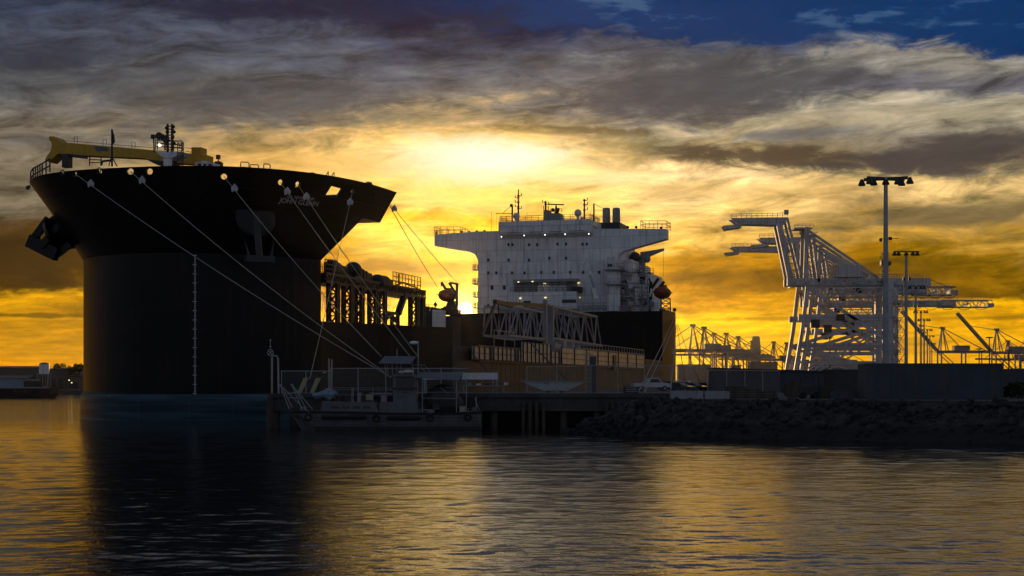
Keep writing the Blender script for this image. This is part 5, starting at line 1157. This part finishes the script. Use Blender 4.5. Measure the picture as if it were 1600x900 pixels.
# ---- big container cranes. frame: x to the right (landward), z up, origin under the waterside leg
def gantry_crane(Y, u_leg, u_tip, v_boom, u_rear, v_gird, lab, house=True, near=False, seed=0):
    k = Y/F; o = Vector(((u_leg-800)*k, Y, ZL)); t = thing('container_crane', o, lab, 'crane', 'large container cranes with folded booms')
    def X(u): return (u-u_leg)*k
    def Z(v): return H+(HV-v)*k-ZL
    zb = Z(v_gird); gz = zb; cw = 33.0; W2_ = 9.
    m = MB()
    for y in (-W2_, W2_):
        MB().beam((-2,y,0),(1.5,y,gz*.55),1.3,1.5).beam((1.5,y,gz*.55),(3.5,y,gz),1.3,1.5).build('waterside_leg', cranewhite, t)
        MB().beam((cw,y,0),(cw,y,gz),2.2 if near else 1.6,2.2 if near else 1.6).build('landside_leg', cranewhite, t)
    for y in (-W2_, W2_):
        for z_, h_ in ((gz*.10,1.3),(gz*.40,1.4),(gz*.66,2.2)): m.beam((0,y,z_),(cw,y,z_),1.0,h_)
        m.beam((3,y,gz*.95),(cw,y,gz*.42),1.0,1.1); m.beam((1.5,y,gz*.38),(cw,y,gz*.12),.9); m.beam((cw,y,gz*.60),(3,y,gz*.12),.55)
    for x in (0,cw):
        for z_ in (gz*.16,gz*.98): m.beam((x,-W2_,z_),(x,W2_,z_),1.1,1.4)
    m.build('portal_braces', cranewhite, t)
    for x in (-1.5,cw):
        for y in (-W2_,W2_): MB().box((x,y,.7),(3.4,6,1.4)).build('bogie', dark, t)
    for y in (-W2_, W2_):
        lg = MB(); lg.truss((3,y,gz-4.6),(cw,y,gz-4.6),(3,y,gz-2.2),(cw,y,gz-2.2),12,.45,.28); lg.beam((1,y,gz*.40),(cw,y,gz*.66),.7); lg.beam((cw,y,gz*.10),(1,y,gz*.38),.6); lg.beam((0,y,gz*.24),(cw,y,gz*.24),.5,.6); lg.build('lattice_braces', cranewhite, t)
    zs = MB()
    for q in range(9):
        z_ = gz*(.06+.1*q); d_ = 2.6 if q % 2 else 0; zs.beam((cw+1+d_,-W2_-1.1,z_),(cw+3.6-d_,-W2_-1.1,z_+gz*.1),.25); zs.rail([(cw+.9,-W2_-1.2,z_),(cw+3.8,-W2_-1.2,z_)],1.1,.06,1.4,2); zs.bb(cw+.7,cw+3.9,-W2_-1.5,-W2_-.6,z_-.15,z_)
    zs.beam((cw+.7,-W2_-1.1,gz*.05),(cw+.7,-W2_-1.1,gz*.95),.15); zs.build('access_stair', cranewhite, t)
    xr = X(u_rear); g = MB()
    for y in (-3.4,3.4): g.bb(-3,xr*.80 if not near else xr,y-.7,y+.7,gz-1.3,gz+1.5)
    for q in range(8): x = -2+(xr+1)*q/8; g.bb(x,x+.6,-3.4,3.4,gz-.8,gz+.4)
    g.build('main_girder', cranewhite, t)
    tq = MB(); x_ = 5.
    for q in range(7):
        x_ += (xr*.8-5)/8; tq.box((x_,-4.4,gz-.2+(q%3)*.5),(1.2+(q%2)*1.3,.9,1.2)); tq.beam((x_,-4.4,gz-1.5),(x_+2.5,-4.4,gz+1.4),.2)
    tq.beam((4,-4.3,gz-.9),(xr*.8,-4.3,gz-.9),.25); tq.build('girder_fittings', galv, t)
    ww = MB(); ww.truss((0,4.6,gz+1.6),(xr*.8,4.6,gz+1.6),(0,4.6,gz+3.4),(xr*.8,4.6,gz+3.4),18,.28,.16); ww.build('cable_gallery', cranewhite, t)
    r = MB(); r.rail([(-3,-4.2,gz+1.5),(xr*.95,-4.2,gz+1.5)],1.3,.07,2.5,2); r.build('walkway_railing', galv, t)
    if not near:
        q_ = MB()
        for y in (-3,3): q_.truss((xr*.72,y,gz-1.6),(xr,y,gz-1.6),(xr*.72,y,gz+1.6),(xr,y,gz+1.6),7,.5,.3)
        q_.bb(xr-2,xr+1,-3,3,gz-1.5,gz+.2); q_.build('rear_truss', cranewhite, t)
        for q in range(6):
            c = MB(); x = xr*(.45+.09*q); c.tube([(x,-4,gz-1.6),(x+1.2,-4,gz-2.8),(x+3,-4,gz-3.0),(x+4.8,-4,gz-2.6),(x+6,-4,gz-1.6)],.12,4); c.build('festoon_cable', dark, t)
    else:
        m = MB(); m.tube([(xr,-3,gz+1),(xr+6,-3,gz-1.5),(xr+9,-3,gz-2)],.12,4); m.build('festoon_cable', dark, t)
    # upright mast and knuckled boom folded flat above
    zt = Z(v_boom); xt = X(u_tip); xk = -6.0
    mb_ = MB()
    for y in (-3.2,3.2): mb_.beam((-1.5,y,gz),(xk,y,zt-.6),2.0,1.5); mb_.beam((2.6,y,gz),(xk+3.0,y,zt+1.2 if near else zt-1),.9,.9)
    n_ = 9
    for q in range(n_):
        f = q/n_; f2 = (q+1)/n_; xa = -1.5+(xk+1.5)*f; xb = 2.6+(xk+.4)*f; xb2 = 2.6+(xk+.4)*f2; za = gz+(zt-gz)*f; zc = gz+(zt-gz)*f2
        mb_.beam((xa,-3.2,za),(xb2,-3.2,zc),.3); mb_.beam((xa,3.2,za),(xb,3.2,za),.4); mb_.beam((xa,-3.2,za),(xa,3.2,za),.4)
    mb_.build('boom_inner', cranewhite, t)
    ap = MB(); za_ = gz+(zt-gz)*.88
    for y in (-3.6,3.6): ap.beam((3.5,y,gz),(4.2,y,za_),1.5,1.3); ap.beam((8.5,y,gz),(6.2,y,za_-2),1.0,1.0)
    ap.beam((4.2,-3.6,za_),(4.2,3.6,za_),1.2); ap.bb(-.5,6,-4.2,4.2,za_-.2,za_+.3); ap.rail([(-.5,-4.2,za_+.3),(6.5,-4.2,za_+.3)],1.2,.07,1.5,2)
    for q in range(10): zz = gz+2+q*(za_-gz-3)/10; ap.beam((4,-3.6,zz),(8,-3.6,zz+1.2),.28); ap.bb(5,7.5,-4.4,-3.6,zz,zz+.15)
    ap.build('a_frame', cranewhite, t)
    sy = MB()
    for y in (-3.4,3.4): sy.beam((5,y,za_-1),(X(u_leg)+30,y,gz+1.6),.8,.9); sy.beam((6,y,za_-5),(24,y,gz+1.6),.55,.6)
    sy.build('backstay', cranewhite, t)
    bm_ = MB(); b0 = xk+3.2
    for y in (-3.0,3.0): bm_.prism([(xt+2.6,y-.6,zt-1.0),(b0-1.5,y-.6,zt-1.5),(b0,y-.6,zt+1.4),(xt,y-.6,zt+1.1),(xt+1,y-.6,zt+.3)], (0,1.2,0))
    for q in range(7): x = xt+2.5+(b0-xt-4)*q/6; bm_.bb(x,x+.5,-3,3,zt-.6,zt+.4)
    bm_.build('boom_outer', cranewhite, t)
    tp = MB(); tp.prism([(xt-2.6,-3.5,zt-1.6),(xt+3.2,-3.5,zt-1.3),(xt+4,-3.5,zt-2.2),(xt-1.6,-3.5,zt-3.0)], (0,7,0)); tp.build('boom_tip', cranewhite, t)
    rl_ = MB(); rl_.rail([(xt,-3.8,zt+1.1),(b0,-3.8,zt+1.5)],1.4,.07,1.9,2); rl_.box((b0-.6,-3.8,zt+3.2),(1.6,1,1.6)); rl_.build('boom_railing', galv, t)
    if house:
        h0 = X(1302) if near else 18; MB().bb(h0,h0+9.6,-4.8,4.8,gz+1.7,gz+6.3).build('machinery_house', cranewhite, t); MB().bb(h0+.5,h0+9,-4.2,4.2,gz+1.45,gz+1.7).build('house_base', dark, t)
    if near:
        tw_ = MB(); x = X(1373); 
        for dx in (0,2.2): 
            for y in (-5,-3): tw_.beam((x+dx,y,gz-2),(x+dx,y,gz+11),.18)
        for q in range(6): tw_.beam((x,-5,gz+q*2),(x+2.2,-5,gz+q*2+2),.14); tw_.bb(x-.3,x+2.6,-5.2,-3,gz+q*2,gz+q*2+.1)
        tw_.bb(x-.3,x+3.2,-5.2,-2.8,gz+6,gz+7.6); tw_.beam((x+1,-4,gz+11),(x+1,-4,gz+15),.16); tw_.build('service_tower', dark, t)
        st_ = MB()
        for q in range(5): z_ = 6+q*6; st_.rail([(cw+1.2,-W2_-1,z_),(cw+3.4,-W2_-1,z_)],1.2,.08,1.1,2); st_.bb(cw+1,cw+3.5,-W2_-1.6,-W2_,z_-.2,z_); st_.beam((cw+1.2,-W2_-1,z_),(cw+3.4,-W2_-1,z_-3),.18)
        st_.build('leg_stair', dark, t)
    cb = MB(); x = 22 if near else 12; cb.bb(x,x+3,-1.5,1.5,gz-4.2,gz-1.4); cb.build('operator_cab', dark, t)
    MB().box((6,-W2_,gz*.60),(3.2,1.4,3.0)).build('winch_box', dark, t); MB().box((15,-W2_-.4,gz*.66),(3.0,1.0,2.4)).build('winch_box', dark, t)
    return t
gantry_crane(550,1240,1140,347,1450,442,'nearest container crane, with the highest folded boom and the machinery house',True,True)
gantry_crane(603,1262,1184,377,1490,455,'middle container crane with the shortest folded boom, behind the nearest',False)
gantry_crane(705,1262,1141,390,1547,475,'farthest of the three big container cranes, with the lowest boom and long rear truss',False)
# leaning landside house between: white box under the girder
# ---- distant harbour cranes, one detailed kind copied
def far_crane(lab, up):
    t = thing('harbour_crane', (0,0,0), lab, 'crane', 'distant harbour cranes against the glow')
    for x in (0,28):
        for y in (-8,8): MB().beam((x,y,0),(x,y,38),1.5).build('leg', farsteel, t)
    m = MB()
    for y in (-8,8): m.beam((0,y,12),(28,y,12),1.4); m.beam((0,y,38),(28,y,12),.9)
    for x in (0,28): m.beam((x,-8,37),(x,8,37),1.3)
    m.build('portal_braces', farsteel, t); MB().bb(-4,58,-3,3,37,40.2).build('girder', farsteel, t)
    MB().bb(16,34,-5,5,40.4,46).build('machinery_house', farsteel, t)
    m = MB()
    for y in (-5,5): m.beam((0,y,40),(2.5,0,66),1.3); m.beam((9,y,40),(3.5,0,66),1.)
    m.box((3,0,66.5),(6,4,2.2)); m.build('a_frame', farsteel, t)
    m = MB()
    if up: m.beam((-2,-3,39),(-44,-3,86),2.2,2.6); m.beam((-2,3,39),(-44,3,86),2.2,2.6)
    else: m.beam((-2,-3,39),(-50,-3,39),2.0,2.6); m.beam((-2,3,39),(-50,3,39),2.0,2.6)
    m.build('boom', farsteel, t)
    m = MB(); m.beam((4,0,66),(54,0,40),.9); m.beam((3,0,66),(26,0,42),.9)
    m.beam((2,0,66),((-30,0,71) if up else (-36,0,40)),.7); m.build('stays', farsteel, t); return t
fa = far_crane('', False); fu = far_crane('', True)
FC = [(fa,1078,1500,.9,'harbour crane nearest the ship stern, first of the hazy row',0),(fa,1112,1850,.95,'harbour crane third from the ship stern in the hazy row',0),(fa,1096,1650,.95,'harbour crane second from the ship stern in the hazy row',R(10)),(fa,1131,1750,.9,'harbour crane fourth from the ship stern in the hazy row',R(6)),(fa,1150,1980,.95,'harbour crane fifth from the ship stern, just left of the tower block',R(14)),(fa,1172,2300,1,'harbour crane with lowered boom just beside the far tower block',R(12)),(fa,1206,2100,.9,'distant harbour crane seen just left of the big crane legs',R(20)),(fa,1226,2150,.9,'distant harbour crane closest to the big crane legs',R(16)),
      (fu,1468,1750,1,'distant harbour crane with raised boom behind the row of light masts',0),(fu,1553,1800,1,'distant harbour crane with raised boom near the right edge',0),(fa,1572,2050,.9,'distant harbour crane with lowered boom at the right edge, left of the last',R(14)),(fa,1600,2100,.9,'distant harbour crane cut by the right edge',R(14)),(fa,1310,2500,.9,'far small crane seen between the legs of the nearest big crane',0)]
used = set()
for src, u, Y, s_, lab, rz in FC:
    p = W(u, 600, Y); base = ZL if p.x > 130 else 2.9
    if src.name in used: t = dup(src, (p.x,Y,base), lab, rz, s_)
    else: used.add(src.name); t = src; t.location = (p.x,Y,base); t['label'] = lab; t.rotation_euler = (0,0,rz); t.scale = (s_,)*3
# portal boxes / moored freighter stacks left of the tower
for k, (u0,u1,v0,v1,Y,lab) in enumerate([(1172,1215,566,580,1500,'pale warehouse below the tower block'),(1060,1110,570,579,1300,'long low port building by the ship stern'),
      (1290,1345,570,580,1000,'low flat port building behind the big crane legs'),(1240,1290,566,580,900,'pale terminal building at the foot of the big cranes'),(1143,1158,571,580,1250,'small port building in the gap left of the tower')]):
    a = W(u0,v1,Y); b = W(u1,v0,Y); w_ = b.x-a.x; lo = 2.8
    t = thing('port_building', ((a.x+b.x)/2,Y,2.8), lab, 'building', 'far port buildings'); m = MB(); m.bb(-w_/2,w_/2,0,14,lo-2.8,b.z-2.8)
    m.build('wall', cityw, t); MB().bb(-w_/2-.4,w_/2+.4,-.4,14.4,b.z-2.8,b.z-2.4).build('roof', dark, t)
p = W(1181,600,4600); t = thing('tower_block', (p.x,4600,3), 'tall tapering tower on the far skyline, left of the big cranes', 'tower'); zt = W(1181,527,4600).z
m = MB(); m.rings([[(-13*s,-13*s,z),(13*s,-13*s,z),(13*s,13*s,z),(-13*s,13*s,z)] for s, z in ((1.15,0),(1.1,zt*.4),(.98,zt*.75),(.82,zt-3))]); m.build('shaft', cityw, t); MB().bb(-9,9,-9,9,zt-3,zt).build('crown', cityw, t)
# far masts
for k, (u,v,Y,lab) in enumerate([(1546,527,900,'thin far light mast right of the raised boom crane'),(1534,548,950,'short far light mast left of the taller one'),(1530,545,1000,'thinnest far pole beside the short light mast'),(1576,547,1000,'far light mast with a forked head near the right edge'),(1252,535,1400,'far light mast seen between the crane legs')]):
    p = W(u,v,Y); t = thing('far_light_mast', (p.x,Y,ZL), lab, 'light mast', 'far light masts'); hh = p.z-ZL; MB().tube([(0,0,0),(0,0,hh)],.45,6,.3).build('pole', dark, t); MB().lathe((0,0,hh),[(.5,-.6),(2.4,-.3),(2.4,.1),(.5,.3)],10).build('lamp_ring', dark, t)
# palm
p = W(1296,600,620); t = thing('palm_tree', (p.x,620,ZL), 'tall palm tree seen between the legs of the big cranes', 'palm tree'); hh = W(1296,522,620).z-ZL; MB().tube([(0,0,0),(.3,0,hh*.6),(0,0,hh)],.35,7,.22).build('trunk', bark, t); m = MB(); rp_ = random.Random(4)
for k in range(22):
    a = rp_.random()*6.28; e = rp_.uniform(-.5,1.0); L_ = rp_.uniform(1.8,2.6); pts = [Vector((math.cos(a)*L_*q/4*math.cos(e*(1-q/3)), math.sin(a)*L_*q/4, hh+math.sin(e)*L_*q/4-.12*q*q*.8)) for q in range(5)]
    for q in range(4): w_ = (.05,.3,.35,.25,.02); s_ = Vector((-math.sin(a),math.cos(a),.3)); m.quad(pts[q]-s_*w_[q],pts[q]+s_*w_[q],pts[q+1]+s_*w_[q+1],pts[q+1]-s_*w_[q+1])
m.build('crown', leaf, t)

# ================================================================ FAR LEFT SHORE
def far_box(name, u0,u1,v0,Y,dep,m_,lab,cat,base=1.6,roof=None,bays=0):
    a = W(u0,600,Y); b = W(u1,v0,Y); w_ = b.x-a.x; t = thing(name, ((a.x+b.x)/2,Y,base), lab, cat); MB().bb(-w_/2,w_/2,0,dep,0,b.z-base).build('wall', m_, t)
    if roof: MB().prism([(-w_/2-.3,-.4,b.z-base),(w_/2+.3,-.4,b.z-base),(w_/2+.3,dep/2,b.z-base+roof),(-w_/2-.3,dep/2,b.z-base+roof)], (0,0,.2)).build('roof', dark, t)
    for k in range(bays):
        x = -w_/2+w_*(k+.5)/bays; MB().bb(x-w_/bays*.3,x+w_/bays*.3,-.08,0,.2,(b.z-base)*.55).build('door', dark, t)
    return t
far_box('warehouse', -160,62,575,640,30,brick,'long brown warehouse on the far shore at the left edge','warehouse',roof=.8,bays=9)
far_box('warehouse', 78,112,577,630,25,brick,'shorter brown warehouse right of the pale silo','warehouse',roof=.6,bays=3)
far_box('warehouse', 104,150,588,620,20,brick,'low shed partly hidden behind the ship bow','warehouse',roof=.5,bays=2)
far_box('storage_tent', -60,42,592,600,16,tarp,'low pale blue tent on the far quay','tent',roof=1.2,bays=0)
far_box('port_cabin', 37,56,596,598,8,dark,'dark cabin beside the pale blue tent','cabin',roof=.3,bays=1)
p = W(69,600,610); t = thing('silo', (p.x,610,1.6), 'pale round silo with a dark cap on the far shore', 'silo'); zz = W(69,569,610).z-1.6; zb_s = W(69,584,610).z-1.6
MB().lathe((0,0,zb_s), [(2.0,0),(2.0,zz-zb_s)], 18).build('tank', white, t, True); MB().lathe((0,0,zz), [(1.9,0),(1.7,.4),(.6,.7)], 18).build('cap', dark, t); MB().bb(-2.6,2.4,-2,2,zb_s-.3,zb_s).build('platform', grey, t)
for x in (-2.2,0,2.0): MB().beam((x,-1.8,0),(x,-1.8,zb_s),.3).build('leg', grey, t); MB().beam((x,1.8,0),(x,1.8,zb_s),.3).build('leg', grey, t)
m = MB(); m.tube([(2.4,-2,zb_s),(2.0,-2,2),(.2,-2,0)],.3,6); m.bb(-1.8,1,-2.2,-2,.4,1.6); m.build('chute', grey, t)
for k, (u,Y,r,h,lab) in enumerate([(93,640,3.0,13.2,'dark tree standing behind the shorter warehouse on the far shore'),(103,645,2.4,10.2,'small tree between the two larger trees on the far shore'),(113,630,2.8,10.4,'spreading tree left of the tallest tree by the ship bow'),(122,626,2.4,12.4,'dark tree nearest the ship bow on the far shore'),(20,655,2.8,11.0,'round tree top poking over the long warehouse roof')]):
    p = W(u,600,Y); bush('tree', p.x,Y,1.6,r,h,lab,700,.42,'trees on the far shore','tree')
for k, (u, lab) in enumerate([(108,'lit work lamp on the far quay near the ship bow'),(112,'lower lit work lamp on the far quay near the ship bow')]):
    p = W(u,594+k*4,597); t = thing('quay_lamp', (p.x,597,1.6), lab, 'lamp'); MB().beam((0,0,0),(0,0,p.z-1.6),.12).build('pole', dark, t); MB().box((0,0,p.z-1.6),(.4,.3,.35)).build('lamp_head', lampy, t)
# barge
Yb = 424; a = W(-60,605,Yb); b = W(77,605,Yb); L_ = b.x-a.x; t = thing('barge', ((a.x+b.x)/2,Yb,0), 'dark flat barge with tyre fenders moored before the far shore', 'barge')
m = MB(); m.prism([(-L_/2,0,-.4),(L_/2-1.6,0,-.4),(L_/2,0,.9),(L_/2,0,3.0),(-L_/2,0,3.0)], (0,9,0)); m.build('barge_hull', black, t); MB().bb(-L_/2,L_/2,-.12,0,2.75,3.08).build('gunwale', grey, t)
for k in range(9): MB().lathe((-L_/2+2+k*(L_-4)/8,-.15,1.9), [(.3,-.12),(.5,0),(.3,.12)], 12, 'y').build('tyre_fender', black, t)
# person on the deck house
def person():
    t = bpy.data.meshes.new('person'); J = [(0,0,.95),(0,0,1.2),(0,0,1.42),(0,0,1.52),(0,0,1.66),(.1,0,.9),(.12,.0,.5),(.12,.02,.05),(.13,-.16,.03),(-.1,0,.9),(-.13,.0,.5),(-.14,.02,.05),(-.15,-.16,.03),(.2,0,1.38),(.28,-.04,1.1),(.2,-.22,.98),(-.2,0,1.38),(-.29,.0,1.1),(-.27,-.08,.85)]
    E = [(0,1),(1,2),(2,3),(3,4),(0,5),(5,6),(6,7),(7,8),(0,9),(9,10),(10,11),(11,12),(2,13),(13,14),(14,15),(2,16),(16,17),(17,18)]
    rad = [.16,.17,.16,.07,.11,.1,.07,.05,.045,.1,.07,.05,.045,.08,.055,.04,.08,.055,.04]
    t.from_pydata(J, E, []); o = bpy.data.objects.new('person', t); COL.objects.link(o)
    s = o.modifiers.new('skin', 'SKIN'); sv = t.skin_vertices[0].data if t.skin_vertices else None
    if sv is None: bm = bmesh.new(); bm.from_mesh(t); bm.verts.layers.skin.verify(); bm.to_mesh(t); bm.free(); sv = t.skin_vertices[0].data
    for i, r in enumerate(rad): sv[i].radius = (r, r*.85 if i < 3 else r)
    sv[0].use_root = True; o.modifiers.new('sub', 'SUBSURF').levels = 1
    dg = bpy.context.evaluated_depsgraph_get(); me = bpy.data.meshes.new_from_object(o.evaluated_get(dg)); o.modifiers.clear(); o.data = me; me.materials.clear(); me.materials.append(cloth)
    for p in me.polygons: p.use_smooth = True
    MB().lathe((0,0,1.72), [(.15,-.02),(.135,.05),(.09,.11),(.02,.13)], 12).build('hard_hat', carwhite, o); return o
pp = person(); q_ = W(680,487,263); pp.location = (q_.x, 263.5, q_.z+.1); pp.rotation_euler = (0,0,R(200)); tag(pp, 'person in dark work clothes standing on the ship deck left of the sun', 'person')

# ---- thin sea haze
m = bpy.data.materials.new('haze'); m.use_nodes = True; t = m.node_tree; t.nodes.clear(); ov = t.nodes.new('ShaderNodeOutputMaterial'); pv = t.nodes.new('ShaderNodeVolumePrincipled')
pv.inputs['Color'].default_value = (.95,.84,.66,1); pv.inputs['Density'].default_value = HAZE; pv.inputs['Anisotropy'].default_value = .9; t.links.new(pv.outputs[0], ov.inputs['Volume'])
hz = MB().bb(-5150,5150,-110,5150,-5,158).build('haze', m); tag(hz, 'thin warm haze over the harbour', kind='stuff')
